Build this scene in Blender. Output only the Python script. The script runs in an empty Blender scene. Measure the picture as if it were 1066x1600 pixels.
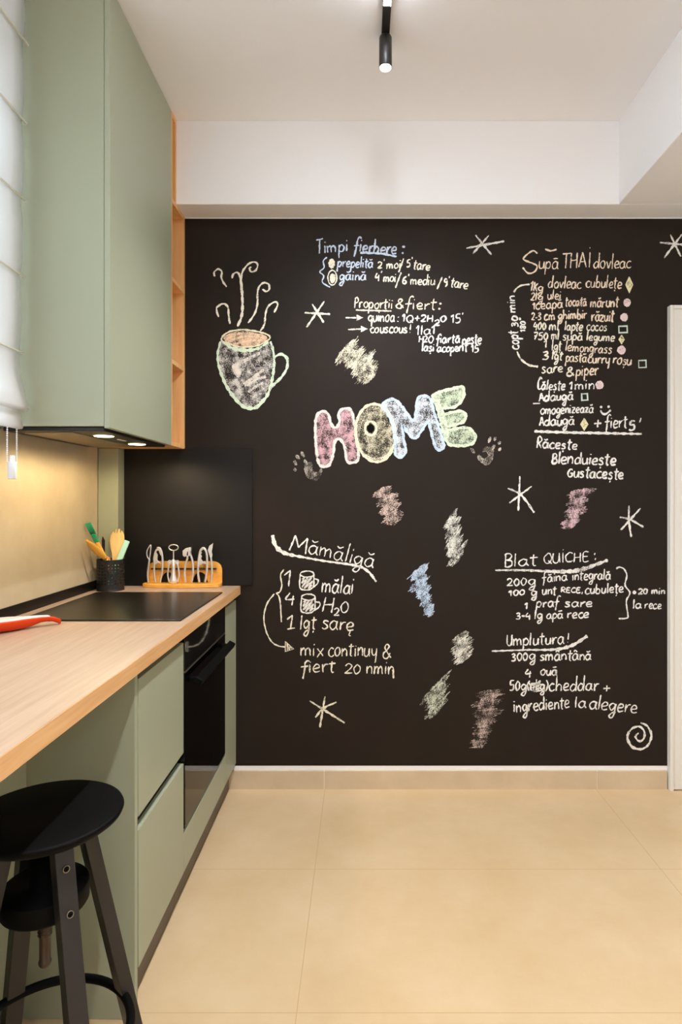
import bpy, bmesh, math, random
from mathutils import Vector, Matrix
random.seed(7)
PI = math.pi
sc = bpy.context.scene
COL = sc.collection

# ------------------------------------------------------------------ camera
F, CX, CY, H = 974.0, 565.0, 780.0, 1.283      # focal (px), vanishing point (px), lens height (m)
cd = bpy.data.cameras.new('camera'); cam = bpy.data.objects.new('camera', cd); COL.objects.link(cam)
cam.location = (0, 0, H); cam.rotation_euler = (PI/2, 0, 0)
cd.sensor_fit = 'AUTO'; cd.sensor_width = 36; cd.lens = F/1600*36
cd.shift_x = (533-CX)/1600; cd.shift_y = -(800-CY)/1600
cd.clip_start = .02
sc.camera = cam
# ------------------------------------------------------------------ view and light levels
sc.view_settings.view_transform = 'Standard'; sc.view_settings.look = 'None'
sc.view_settings.exposure = 0.0; sc.view_settings.gamma = 1; sc.view_settings.use_curve_mapping = False
SKY = 10.0           # daylight outside the window
LED = 103.0          # emission of the linear lamps in the ceiling track
DISC = 16.0         # emission of the unseen globe added behind the viewer as fill light
SPOT = 110.0         # watts per track spot
HOOD = 8.5          # watts per hood lamp
w = bpy.data.worlds.new('sky'); sc.world = w; w.use_nodes = True
bg = w.node_tree.nodes['Background']; bg.inputs[0].default_value = (.72, .86, 1, 1); bg.inputs[1].default_value = SKY
sc.cycles.max_bounces = 12; sc.cycles.diffuse_bounces = 8; sc.cycles.glossy_bounces = 6; sc.cycles.transparent_max_bounces = 24
sc.cycles.sample_clamp_indirect = 6
sc.cycles.use_denoising = True

# ------------------------------------------------------------------ room measures
YW = 2.767          # black wall
YB = 2.64           # face of the beam in front of it
XL, XR, YR = -1.16, 2.35, -2.4
ZC, ZB = 2.887, 2.532
XBEAM = 1.09

# ------------------------------------------------------------------ materials
def lin(c):
    return tuple((v/255/12.92 if v/255 <= .04045 else ((v/255+.055)/1.055)**2.4) for v in c)
def mat(name, rgb, rough=.5, metal=0, spec=.5, coat=0, emit=None, es=0):
    m = bpy.data.materials.new(name); m.use_nodes = True
    b = m.node_tree.nodes['Principled BSDF']
    b.inputs['Base Color'].default_value = (*lin(rgb), 1)
    b.inputs['Roughness'].default_value = rough; b.inputs['Metallic'].default_value = metal
    b.inputs['Specular IOR Level'].default_value = spec
    b.inputs['Coat Weight'].default_value = coat; b.inputs['Coat Roughness'].default_value = .08
    if emit:
        b.inputs['Emission Color'].default_value = (*emit, 1); b.inputs['Emission Strength'].default_value = es
    return m
class NT:
    def __init__(s, m): s.t = m.node_tree; s.b = s.t.nodes['Principled BSDF']
    def n(s, typ, **k):
        nd = s.t.nodes.new(typ)
        for a, v in k.items():
            if a in nd.inputs.keys(): nd.inputs[a].default_value = v
            else: setattr(nd, a, v)
        return nd
    def l(s, a, b): s.t.links.new(a, b)
def noise_mix(m, c1, c2, scale, stretch=(1, 1, 1), detail=4, lo=.35, hi=.65, bump=0, rough=None):
    t = NT(m)
    tc = t.n('ShaderNodeTexCoord'); mp = t.n('ShaderNodeMapping'); mp.inputs['Scale'].default_value = stretch
    t.l(tc.outputs['Object'], mp.inputs[0])
    nz = t.n('ShaderNodeTexNoise', Scale=scale, Detail=detail, Roughness=.6); t.l(mp.outputs[0], nz.inputs['Vector'])
    cr = t.n('ShaderNodeValToRGB'); cr.color_ramp.elements[0].position = lo; cr.color_ramp.elements[1].position = hi
    cr.color_ramp.elements[0].color = (*lin(c1), 1); cr.color_ramp.elements[1].color = (*lin(c2), 1)
    t.l(nz.outputs['Fac'], cr.inputs[0]); t.l(cr.outputs[0], t.b.inputs['Base Color'])
    if bump:
        bp = t.n('ShaderNodeBump', Strength=bump, Distance=.002); t.l(nz.outputs['Fac'], bp.inputs['Height']); t.l(bp.outputs[0], t.b.inputs['Normal'])
    return m
M = {}
M['white'] = mat('white_wall_paint', (248, 247, 248), .85, spec=.2)
M['ceiling'] = mat('white_ceiling_paint', (248, 247, 248), .9, spec=.2)
M['black'] = noise_mix(mat('black_chalkboard_paint', (33, 25, 18), .66, spec=.25), (30, 22, 16), (36, 27, 20), 3, lo=.3, hi=.7)
M['green'] = mat('sage_green_lacquer', (163, 168, 143), .42, spec=.4)
M['green_edge'] = mat('sage_green_edge', (166, 170, 146), .45, spec=.4)
M['oak'] = noise_mix(mat('oak_veneer', (214, 158, 96), .5, spec=.3), (226, 168, 104), (242, 194, 132), 6, (6, 6, .5), lo=.3, hi=.7)
def worktop_mat():
    m = mat('ash_wood_worktop', (172, 146, 122), .36, spec=.5)
    return noise_mix(m, (162, 136, 112), (184, 157, 134), 5, (14, .7, 14), detail=6, lo=.3, hi=.72)
M['worktop'] = worktop_mat()
M['worktop_edge'] = noise_mix(mat('ash_wood_edge', (214, 162, 104), .42, spec=.4), (214, 160, 104), (234, 188, 134), 5, (14, .7, 14), detail=5, lo=.3, hi=.7)
M['splash'] = noise_mix(mat('beige_stone_backsplash', (190, 172, 136), .5, spec=.35), (188, 170, 138), (200, 184, 152), 7, lo=.3, hi=.7)
M['satin_black'] = mat('satin_black_board', (18, 16, 14), .4, spec=.28)
M['black_plastic'] = mat('black_plastic', (20, 19, 19), .45)
M['gap_black'] = mat('dark_channel', (40, 38, 34), .6)
M['hob'] = mat('black_ceramic_glass', (24, 21, 16), .3, spec=.35)
M['oven_black'] = mat('black_oven_glass', (10, 10, 10), .05, spec=.5)
M['oven_metal'] = mat('black_oven_metal', (5, 5, 5), .55, spec=.12)
M['guide'] = mat('pale_guide_rail', (235, 225, 180), .5)
M['enamel'] = mat('dark_oven_enamel', (96, 92, 76), .5)
M['chrome'] = mat('polished_steel', (240, 238, 234), .3, .85)
M['steel'] = mat('brushed_steel', (150, 138, 120), .42, 1)
M['filter'] = mat('hood_filter_metal', (140, 126, 104), .5, .6)
M['plinth'] = mat('brown_grey_plinth', (92, 80, 64), .5)
M['blind'] = mat('white_blind_fabric', (244, 242, 240), .9, spec=.1)
M['rod'] = mat('cream_blind_rod', (246, 242, 228), .8)
M['bead'] = mat('white_plastic', (236, 238, 242), .4)
M['grout'] = mat('white_gap', (238, 230, 214), .9)
M['skirt'] = noise_mix(mat('beige_skirting_tile', (212, 192, 162), .45), (206, 186, 154), (220, 200, 170), 6, lo=.3, hi=.7)
M['door'] = mat('white_door_paint', (238, 237, 230), .5)
M['stool'] = mat('black_stool_lacquer', (4, 4, 4), .6, spec=.12)
M['stool_leg'] = mat('black_painted_metal', (34, 31, 30), .42, spec=.5)
M['screw'] = mat('dark_screw_steel', (84, 70, 56), .4, .6)
M['fixture'] = mat('black_fixture', (34, 30, 26), .4)
M['lamp_on'] = mat('lit_lens', (255, 255, 255), .5, emit=(1, .95, .86), es=9)
M['hood_on'] = mat('lit_hood_lens', (255, 255, 255), .5, emit=(1, .80, .50), es=9)
M['led'] = mat('lit_diffuser', (255, 255, 255), .5, emit=(.89, .97, 1.09), es=LED)
M['disc'] = mat('fill_globe_glow', (255, 255, 255), .5, emit=(.89, .97, 1.09), es=DISC)
M['bamboo'] = noise_mix(mat('bamboo', (226, 162, 66), .45), (214, 148, 54), (236, 176, 82), 8, (2, 8, 8), lo=.3, hi=.7)
M['wood_light'] = noise_mix(mat('pale_wood', (238, 200, 128), .55), (230, 190, 116), (244, 210, 142), 10, (6, 6, 1), lo=.3, hi=.7)
M['wood_mid'] = mat('honey_wood', (226, 166, 66), .5)
M['wood_dark'] = mat('brown_wood', (186, 112, 44), .5)
M['green_sil'] = mat('green_silicone', (48, 168, 118), .45)
M['mint'] = mat('mint_plastic', (176, 222, 196), .45)
M['orange'] = mat('orange_silicone', (214, 62, 8), .45, spec=.3)
M['lining'] = mat('white_lining', (205, 205, 200), .4)
M['mark'] = mat('pale_print', (250, 246, 236), .5)

# blind cloth lets daylight through
t = NT(M['blind']); tr = t.n('ShaderNodeBsdfTranslucent'); tr.inputs[0].default_value = (.95, .95, .95, 1)
mx = t.n('ShaderNodeMixShader'); mx.inputs[0].default_value = .62
t.l(t.b.outputs[0], mx.inputs[1]); t.l(tr.outputs[0], mx.inputs[2]); t.l(mx.outputs[0], t.t.nodes['Material Output'].inputs[0])
def glass_mat(name, tint, gloss=.1, rough=.02):
    m = bpy.data.materials.new(name); m.use_nodes = True; nt = m.node_tree
    nt.nodes.remove(nt.nodes['Principled BSDF'])
    a = nt.nodes.new('ShaderNodeBsdfTransparent'); a.inputs[0].default_value = (*tint, 1)
    g = nt.nodes.new('ShaderNodeBsdfGlossy'); g.inputs['Roughness'].default_value = rough
    fr = nt.nodes.new('ShaderNodeFresnel'); fr.inputs[0].default_value = 1.5
    x = nt.nodes.new('ShaderNodeMixShader')
    nt.links.new(fr.outputs[0], x.inputs[0]); nt.links.new(a.outputs[0], x.inputs[1]); nt.links.new(g.outputs[0], x.inputs[2])
    nt.links.new(x.outputs[0], nt.nodes['Material Output'].inputs[0]); return m
M['glass'] = glass_mat('window_glass', (.95, .97, .97))
M['oven_glass'] = glass_mat('smoked_oven_glass', (.97, .96, .92))

# floor tile 1.2 x 0.6 m with thin joints
def floor_mat():
    m = mat('beige_floor_tile', (222, 196, 152), .34, spec=.4)
    t = NT(m); tc = t.n('ShaderNodeTexCoord'); sp = t.n('ShaderNodeSeparateXYZ'); t.l(tc.outputs['Object'], sp.inputs[0])
    def joint(out, size, off, wid):
        a = t.n('ShaderNodeMath', operation='SUBTRACT'); a.inputs[1].default_value = off; t.l(out, a.inputs[0])
        b = t.n('ShaderNodeMath', operation='PINGPONG'); b.inputs[1].default_value = size/2; t.l(a.outputs[0], b.inputs[0])
        c = t.n('ShaderNodeMath', operation='LESS_THAN'); c.inputs[1].default_value = wid; t.l(b.outputs[0], c.inputs[0]); return c
    jx = joint(sp.outputs[0], 1.2, -.162, .0013); jy = joint(sp.outputs[1], .605, 2.162, .0013)
    mxm = t.n('ShaderNodeMath', operation='MAXIMUM'); t.l(jx.outputs[0], mxm.inputs[0]); t.l(jy.outputs[0], mxm.inputs[1])
    nz = t.n('ShaderNodeTexNoise', Scale=3.5, Detail=8, Roughness=.65); t.l(tc.outputs['Object'], nz.inputs['Vector'])
    cr = t.n('ShaderNodeValToRGB'); cr.color_ramp.elements[0].position = .3; cr.color_ramp.elements[1].position = .7
    cr.color_ramp.elements[0].color = (*lin((209, 180, 136)), 1); cr.color_ramp.elements[1].color = (*lin((221, 195, 156)), 1)
    t.l(nz.outputs['Fac'], cr.inputs[0])
    mc = t.n('ShaderNodeMix', data_type='RGBA'); mc.inputs['B'].default_value = (*lin((198, 166, 120)), 1) if 'B' in mc.inputs else None
    ins = [i for i in mc.inputs if i.type == 'RGBA']; ins[1].default_value = (*lin((198, 166, 120)), 1)
    t.l(cr.outputs[0], ins[0]); t.l(mxm.outputs[0], mc.inputs[0])
    t.l([o for o in mc.outputs if o.type == 'RGBA'][0], t.b.inputs['Base Color'])
    return m
M['floor'] = floor_mat()

_ch = {}
def chalk(rgb, cover):
    """chalk dust: a matt colour broken up by the tooth of the wall; cover = share of the wall it hides"""
    k = (rgb, cover)
    if k in _ch: return _ch[k]
    m = mat('chalk', rgb, .95, spec=.05); t = NT(m)
    tc = t.n('ShaderNodeTexCoord')
    n1 = t.n('ShaderNodeTexNoise', Scale=430, Detail=2, Roughness=.6); t.l(tc.outputs['Object'], n1.inputs['Vector'])
    n2 = t.n('ShaderNodeTexNoise', Scale=26, Detail=3, Roughness=.6); t.l(tc.outputs['Object'], n2.inputs['Vector'])
    a = t.n('ShaderNodeMath', operation='MULTIPLY_ADD'); a.inputs[1].default_value = .8
    t.l(n2.outputs['Fac'], a.inputs[0]); t.l(n1.outputs['Fac'], a.inputs[2])        # mean about .9
    cut = .9 + (.5-cover)*.42
    mr = t.n('ShaderNodeMapRange'); mr.inputs[1].default_value = cut-.07; mr.inputs[2].default_value = cut+.07; mr.inputs[3].default_value = 0; mr.inputs[4].default_value = .96
    t.l(a.outputs[0], mr.inputs[0])
    tp = t.n('ShaderNodeBsdfTransparent'); x = t.n('ShaderNodeMixShader')
    t.l(mr.outputs[0], x.inputs[0]); t.l(tp.outputs[0], x.inputs[1]); t.l(t.b.outputs[0], x.inputs[2])
    t.l(x.outputs[0], t.t.nodes['Material Output'].inputs[0])
    _ch[k] = m; return m

# ------------------------------------------------------------------ mesh helpers
class MB:
    def __init__(s): s.v = []; s.f = []; s.mi = []; s.k = 0; s.sm = []
    def face(s, idx, smooth=False): s.f.append(tuple(idx)); s.mi.append(s.k); s.sm.append(smooth)
    def box(s, x0, x1, y0, y1, z0, z1):
        b = len(s.v)
        s.v += [(x0,y0,z0),(x1,y0,z0),(x1,y1,z0),(x0,y1,z0),(x0,y0,z1),(x1,y0,z1),(x1,y1,z1),(x0,y1,z1)]
        for q in ((0,3,2,1),(4,5,6,7),(0,1,5,4),(1,2,6,5),(2,3,7,6),(3,0,4,7)): s.face([b+i for i in q])
        return s
    def bar(s, p0, p1, wdir, wd, th):
        p0, p1 = Vector(p0), Vector(p1); d = (p1-p0).normalized()
        a = (Vector(wdir) - d*Vector(wdir).dot(d)).normalized(); n = d.cross(a)
        b = len(s.v)
        for p in (p0, p1):
            for i, j in ((-1,-1),(1,-1),(1,1),(-1,1)): s.v.append(tuple(p + a*(i*wd/2) + n*(j*th/2)))
        for q in ((0,3,2,1),(4,5,6,7),(0,1,5,4),(1,2,6,5),(2,3,7,6),(3,0,4,7)): s.face([b+i for i in q])
        return s
    def lathe(s, prof, c=(0,0,0), n=40, axis='z', cap=True, sx=1, sy=1):
        b = len(s.v)
        for r, h in prof:
            for k in range(n):
                a = 2*PI*k/n; x, y = r*math.cos(a)*sx, r*math.sin(a)*sy
                p = (x, y, h) if axis == 'z' else ((h, x, y) if axis == 'x' else (x, h, y))
                s.v.append((p[0]+c[0], p[1]+c[1], p[2]+c[2]))
        for i in range(len(prof)-1):
            for k in range(n): s.face((b+i*n+k, b+i*n+(k+1)%n, b+(i+1)*n+(k+1)%n, b+(i+1)*n+k), True)
        if cap:
            s.face([b+k for k in range(n)][::-1]); s.face([b+(len(prof)-1)*n+k for k in range(n)])
        return s
    def tube(s, pts, r, n=10, closed=False, flat=1.0, up=(0,1,0)):
        """swept tube; r may be a list; flat scales the section along `up`"""
        P = [Vector(p) for p in pts]; m = len(P); b = len(s.v); up = Vector(up)
        for i in range(m):
            if closed: d = P[(i+1)%m]-P[i-1]
            else: d = P[min(i+1,m-1)]-P[max(i-1,0)]
            d.normalize(); a = up - d*up.dot(d)
            if a.length < 1e-4: a = Vector((1,0,0)) - d*d.x
            if a.length < 1e-4: a = Vector((0,0,1)) - d*d.z
            a.normalize(); c = d.cross(a); rr = r[i] if isinstance(r, (list, tuple)) else r
            for k in range(n):
                t = 2*PI*k/n; s.v.append(tuple(P[i] + a*(rr*flat*math.cos(t)) + c*(rr*math.sin(t))))
        for i in range(m if closed else m-1):
            j = (i+1)%m
            for k in range(n): s.face((b+i*n+k, b+i*n+(k+1)%n, b+j*n+(k+1)%n, b+j*n+k), True)
        if not closed:
            s.face([b+k for k in range(n)][::-1]); s.face([b+(m-1)*n+k for k in range(n)])
        return s
    def prism(s, poly, y0, y1):
        """polygon in (x,z) extruded along y"""
        b = len(s.v); n = len(poly)
        s.v += [(x, y0, z) for x, z in poly] + [(x, y1, z) for x, z in poly]
        s.face(range(b, b+n)); s.face([b+n+i for i in range(n)][::-1])
        for i in range(n): s.face((b+i, b+n+i, b+n+(i+1)%n, b+(i+1)%n))
        return s
    def build(s, name, mats, parent=None, loc=(0,0,0), bevel=0, seg=2, subsurf=0, solid=0):
        me = bpy.data.meshes.new(name); me.from_pydata(s.v, [], s.f)
        for p, mi, sm in zip(me.polygons, s.mi, s.sm): p.material_index = mi; p.use_smooth = sm
        for m_ in (mats if isinstance(mats, (list, tuple)) else [mats]): me.materials.append(m_)
        bm = bmesh.new(); bm.from_mesh(me); bmesh.ops.recalc_face_normals(bm, faces=bm.faces[:]); bm.to_mesh(me); bm.free()
        o = bpy.data.objects.new(name, me); COL.objects.link(o); o.location = loc
        if parent: o.parent = parent
        if solid:
            md = o.modifiers.new('solid', 'SOLIDIFY'); md.thickness = solid; md.offset = 0
        if bevel:
            md = o.modifiers.new('bevel', 'BEVEL'); md.width = bevel; md.segments = seg; md.limit_method = 'ANGLE'; md.angle_limit = .6
        if subsurf:
            md = o.modifiers.new('sub', 'SUBSURF'); md.levels = subsurf; md.render_levels = subsurf
        return o
def tag(o, label=None, cat=None, group=None, kind=None):
    if label: o['label'] = label
    if cat: o['category'] = cat
    if group: o['group'] = group
    if kind: o['kind'] = kind
    return o
def thing(name, label, cat, loc=(0,0,0), group=None):
    o = bpy.data.objects.new(name, None); COL.objects.link(o); o.location = loc; o.empty_display_size = .05
    return tag(o, label, cat, group)
class Part:
    """builds a part in world measures under a thing that stands at loc"""
    def __init__(s, root): s.r = root; s.l = Vector(root.location)
    def add(s, name, mb, mats, **k):
        par = k.pop('parent', s.r)
        mb.v = [tuple(Vector(v)-s.l) for v in mb.v]
        return mb.build(name, mats, par, **k)
def struct(name, mb, mats, parent=None, **k):
    o = mb.build(name, mats, parent, **k)
    if not parent: o['kind'] = 'structure'
    return o
def arc(cx, cy, r, a0, a1, n, ry=None):
    return [(cx+r*math.cos(a0+(a1-a0)*i/n), cy+(ry or r)*math.sin(a0+(a1-a0)*i/n)) for i in range(n+1)]
def catmull(P, step, closed=False):
    P = [Vector(p) for p in P]; n = len(P)
    if n < 3 and not closed:
        L = (P[1]-P[0]).length; k = max(2, int(L/step)); return [P[0].lerp(P[1], i/k) for i in range(k+1)]
    out = []
    for i in range(n if closed else n-1):
        if closed: a, b, c, d = P[i-1], P[i], P[(i+1)%n], P[(i+2)%n]
        else: a, b, c, d = P[max(i-1,0)], P[i], P[i+1], P[min(i+2,n-1)]
        k = max(2, int((c-b).length/step))
        for j in range(k):
            t = j/k
            out.append(.5*((2*b)+(c-a)*t+(2*a-5*b+4*c-d)*t*t+(3*b-a-3*c+d)*t**3))
    if not closed: out.append(P[-1])
    return out

# ------------------------------------------------------------------ room shell
struct('floor', MB().box(XL-.2, XR+.2, YR-.2, YW+.2, -.1, 0), M['floor'])
struct('ceiling', MB().box(XL-.2, XR+.2, YR-.2, YW+.2, ZC, ZC+.12), M['ceiling'])
mb = MB(); mb.box(XL-.2, XR+.2, YW, YW+.2, .1, ZB-.004); mb.k = 1
mb.box(XL-.2, XR+.2, YW+.0005, YW+.2, 0, .1); mb.box(XL-.2, XR+.2, YW+.0005, YW+.2, ZB-.004, ZC)
wall_back = struct('wall_back', mb, [M['black'], M['white']])
wall_back['label'] = 'black chalkboard wall covered in chalk recipes and drawings'
WY0, WY1, WZ0, WZ1 = .35, 1.78, 1.0, 2.55
mb = MB(); mb.box(XL-.2, XL, YR-.2, WY0, 0, ZC); mb.box(XL-.2, XL, WY1, YW, 0, ZC)
mb.box(XL-.2, XL, WY0, WY1, 0, WZ0); mb.box(XL-.2, XL, WY0, WY1, WZ1, ZC)
struct('wall_left', mb, M['white'])
struct('wall_right', MB().box(XR, XR+.2, YR-.2, YW, 0, ZC), M['white'])
struct('wall_front', MB().box(XL, XR, YR-.2, YR, 0, ZC), M['white'])
struct('beam_back', MB().box(XL, XR, YB, YW, ZB, ZC), M['ceiling'], bevel=.003)
struct('beam_right', MB().box(XBEAM, XR, YR, YB, ZB, ZC), M['ceiling'], bevel=.003)
# window_1 in the left wall, behind the blind
mb = MB(); a = .06
mb.box(XL-.12, XL-.06, WY0, WY0+a, WZ0, WZ1); mb.box(XL-.12, XL-.06, WY1-a, WY1, WZ0, WZ1)
mb.box(XL-.12, XL-.06, WY0+a, WY1-a, WZ0, WZ0+a); mb.box(XL-.12, XL-.06, WY0+a, WY1-a, WZ1-a, WZ1)
mb.box(XL-.12, XL-.06, (WY0+WY1)/2-.04, (WY0+WY1)/2+.04, WZ0+a, WZ1-a)
win = struct('window_1', mb, M['door'], bevel=.004)
MB().box(XL-.095, XL-.089, WY0+a, WY1-a, WZ0+a, WZ1-a).build('window_pane', M['glass'], win)
for (lx, ly, lz, rx, ry, rz, sx, sy) in ((XL-.15, (WY0+WY1)/2, (WZ0+WZ1)/2, 0, -PI/2, 0, WZ1-WZ0, WY1-WY0),):
    ld = bpy.data.lights.new('daylight', 'AREA'); ld.shape = 'RECTANGLE'; ld.size = sx; ld.size_y = sy; ld.cycles.is_portal = True
    lo = bpy.data.objects.new('daylight', ld); COL.objects.link(lo); lo.location = (lx, ly, lz); lo.rotation_euler = (rx, ry, rz)
# skirting tiles along the black wall
mb = MB()
for x0, x1 in ((-.62, -.1665), (-.1635, 1.0415), (1.0445, 1.352)): mb.box(x0, x1, YW-.011, YW+.001, 0, .081)
mb.k = 1; mb.box(-.62, 1.352, YW-.009, YW+.001, 0, .0805)
struct('baseboard_back', mb, [M['skirt'], M['grout']])
# white door at the right end of the black wall
mb = MB(); mb.box(1.357, 1.372, YW-.03, YW+.0, 0, 2.136); mb.box(2.25, 2.265, YW-.03, YW, 0, 2.136); mb.box(1.372, 2.25, YW-.03, YW, 2.121, 2.136)
d1 = struct('door_1', mb, M['door'], bevel=.002)
MB().box(1.372, 2.25, YW-.024, YW, .004, 2.121).build('door_leaf', M['door'], d1, bevel=.004)

# ------------------------------------------------------------------ kitchen: wall units
XF = -.784; UB = 1.505
up = thing('upper_cabinet', 'tall sage green wall cabinet with one handleless door above the hood', 'cabinet', (-.96, 2.25, UB)); P = Part(up)
P.add('body', MB().box(-1.137, -.8035, 1.945, 2.570, UB+.006, ZC-.001), M['green'], bevel=.001)
P.add('door', MB().box(-.802, XF, 1.943, 2.5705, UB, ZC-.003), M['green'], bevel=.0012)
sh = thing('open_shelf_unit', 'narrow oak open shelf unit between green cabinet and black wall', 'shelf', (-.96, 2.66, UB)); P = Part(sh)
tk = .018
P.add('side_panel', MB().box(-1.13, XF, 2.5715, 2.5715+.012, UB, ZC-.002), M['oak'])
P.add('side_panel', MB().box(-1.13, XF, YW-tk-.001, YW-.001, UB, ZB-.001), M['oak'])
P.add('back_panel', MB().box(-1.136, -1.131, 2.5715, YW-.001, UB, ZB-.001), M['oak'])
P.add('bottom_panel', MB().box(-1.13, XF, 2.5835, YW-tk-.001, UB, UB+tk), M['oak'])
P.add('top_panel', MB().box(-1.13, XF, 2.5835, YW-tk-.001, ZB-.001-tk, ZB-.001), M['oak'])
for z in (1.846, 2.188): P.add('shelf', MB().box(-1.13, XF, 2.5835, YW-tk-.001, z, z+tk), M['oak'])
mb = MB(); mb.box(-1.13, XF, YB-.014, YB-.001, ZB, ZC-.002); mb.box(-1.13, XF, 2.5835, YB-.014, ZC-.02, ZC-.002); mb.box(-1.0, -.98, 2.5835, YB-.014, ZB, ZC-.02)
P.add('upper_niche', mb, M['oak'])

# extractor hood set in the underside of the cabinet
hd = thing('range_hood', 'black built-in extractor hood with two lit lamps under green cabinet', 'extractor hood', (-.96, 2.25, UB)); P = Part(hd)
hx0, hx1, hy0, hy1 = -1.125, -.806, 1.955, 2.558
P.add('body', MB().box(hx0, hx1, hy0, hy1, UB-.008, UB+.005), M['black_plastic'], bevel=.003)
P.add('filter', MB().box(-1.075, -.915, 1.985, 2.50, UB-.012, UB-.007), M['filter'], bevel=.002)
for y in (2.10, 2.41):
    l = P.add('lamp', MB().lathe([(.032, UB-.0095), (.030, UB-.0115)], (-.868, y, 0), 32), M['hood_on'])
    P.add('lamp_ring', MB().lathe([(.039, UB-.0075), (.038, UB-.0095), (.032, UB-.0095)], (-.868, y, 0), 32), M['steel'], parent=l)
    ld = bpy.data.lights.new('hood_lamp_light', 'SPOT'); ld.energy = HOOD*(1.3 if y < 2.2 else .75); ld.color = (1, .78, .46); ld.spot_size = 3.05; ld.spot_blend = .35; ld.shadow_soft_size = .03
    lo = bpy.data.objects.new('hood_lamp_light', ld); COL.objects.link(lo); lo.parent = l; lo.location = (-.868-hd.location.x, y-2.25, -.016)
for k in range(5):
    P.add('button', MB().box(-.872, -.862, 2.222+k*.014, 2.231+k*.014, UB-.010, UB-.0075), M['mark'])

# ------------------------------------------------------------------ backsplash, corner post, black panel
bs = thing('backsplash', 'beige stone-look backsplash panel behind the hob', 'backsplash', (-1.1475, 2.2, .9)); P = Part(bs)
P.add('panel', MB().box(-1.1595, -1.137, 1.79, 2.685, .937, UB-.0005), M['splash'])
P.add('bottom_strip', MB().box(-1.1595, -1.131, 1.79, 2.685, .9005, .937), M['satin_black'])
tag(MB().box(-.0435, .0435, -.036, .036, 0, UB-.002-.9005).build('corner_post', M['green'], None, (-1.0935, 2.7245, .9005), bevel=.001),
    'narrow sage green corner post between beige backsplash and black panel', 'post')
tag(MB().box(-.283, .283, -.006, .006, 0, .607).build('splash_panel', M['satin_black'], None, (-.766, YW-.0065, .9005), bevel=.002),
    'smooth black splash panel on wall behind the utensils', 'panel')

# ------------------------------------------------------------------ worktop and base units
XE = -.537
mb = MB(); mb.box(XL, XE-.0015, .35, YW-.001, .862, .90); mb.k = 1; mb.box(XE-.0015, XE, .35, YW-.001, .8622, .8992)
mb.v = [(x+.85, y-1.5, z-.862) for x, y, z in mb.v]
tag(mb.build('worktop', [M['worktop'], M['worktop_edge']], None, (-.85, 1.5, .862)), 'long light wood worktop running along the left wall', 'worktop')
tag(MB().box(-.257, .257, -.2935, .2935, 0, .005).build('hob', M['hob'], None, (-.823, 2.2465, .9002), bevel=.002, seg=2),
    'flat black ceramic glass hob set on the worktop', 'hob')
XC = -.557       # face of the base fronts
BZ = .112        # underside of the fronts
dc = thing('drawer_cabinet', 'sage green base cabinet with two handleless drawers beside the oven', 'cabinet', (-.85, 1.74, 0)); P = Part(dc)
P.add('side_panel', MB().box(XL+.002, XC-.002, 1.537, 1.556, .001, .8615), [M['green']], bevel=.001)
P.add('body', MB().box(XL+.002, XC-.040, 1.5565, 1.952, BZ, .861), M['gap_black'])
P.add('drawer', MB().box(XC-.0195, XC, 1.558, 1.9515, .489, .834), M['green'], bevel=.0012)
P.add('drawer', MB().box(XC-.0195, XC, 1.558, 1.9515, BZ, .456), M['green'], bevel=.0012)
P.add('handle_channel', MB().box(XC-.0395, XC-.026, 1.5565, 1.952, .45, .495), M['gap_black'])
P.add('plinth', MB().box(XC-.045, XC-.030, 1.5565, 1.953, .001, BZ-.001), M['plinth'])
oc = thing('oven_cabinet', 'sage green cabinet housing the black oven, next to the black wall', 'cabinet', (-.85, 2.36, 0)); P = Part(oc)
mb = MB(); mb.box(XL+.002, XC-.0225, 1.9535, 1.9575, .24, .861); mb.box(XL+.002, XC-.0225, 2.540, YW-.02, .24, .861); mb.box(XL+.002, XC-.0225, 1.9535, YW-.02, BZ, .235)
P.add('body', mb, M['gap_black'])
P.add('lower_front', MB().box(XC-.0195, XC, 1.9545, 2.5445, BZ, .235), M['green'], bevel=.0012)
P.add('filler_panel', MB().box(XC-.0195, XC, 2.5465, YW-.0005, BZ, .836), M['green'], bevel=.0012)
P.add('plinth', MB().box(XC-.045, XC-.030, 1.9545, YW-.012, .001, BZ-.001), M['plinth'])
# oven
ov = thing('oven', 'black built-in glass oven with bar handle under the worktop', 'oven', (-.85, 2.249, .24)); P = Part(ov)
y0, y1 = 1.9585, 2.539
mb = MB(); mb.box(-1.05, XC-.03, y0, y0+.03, .26, .855); mb.box(-1.05, XC-.03, y1-.03, y1, .26, .855)
mb.box(-1.05, -1.02, y0+.03, y1-.03, .26, .855); mb.box(-1.02, XC-.03, y0+.03, y1-.03, .26, .29); mb.box(-1.02, XC-.03, y0+.03, y1-.03, .70, .855)
P.add('body', mb, M['enamel'])
P.add('control_panel', MB().box(XC-.03, XC+.002, y0, y1, .742, .858), M['oven_black'], bevel=.002)
mb = MB()
for a_, b_, c_, d_ in ((y0, y0+.055, .248, .736), (y1-.055, y1, .248, .736), (y0+.055, y1-.055, .248, .30), (y0+.055, y1-.055, .66, .736)): mb.box(XC-.028, XC+.0015, a_, b_, c_, d_)
od = P.add('oven_door', mb, M['oven_black'])
P.add('oven_window', MB().box(XC-.004, XC+.002, y0+.003, y1-.003, .25, .734), M['oven_glass'], parent=od)
P.add('door_trim', MB().box(XC-.004, XC+.003, y0, y1, .7365, .7412), M['steel'], parent=od)
mb = MB(); mb.bar((-.522, 1.99, .701), (-.522, 2.507, .701), (1, 0, -.55), .028, .02)
for y in (2.02, 2.478): mb.box(XC+.002, -.524, y-.01, y+.01, .694, .708)
P.add('handle', mb, M['oven_metal'], parent=od, bevel=.003)
mb = MB()
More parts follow.
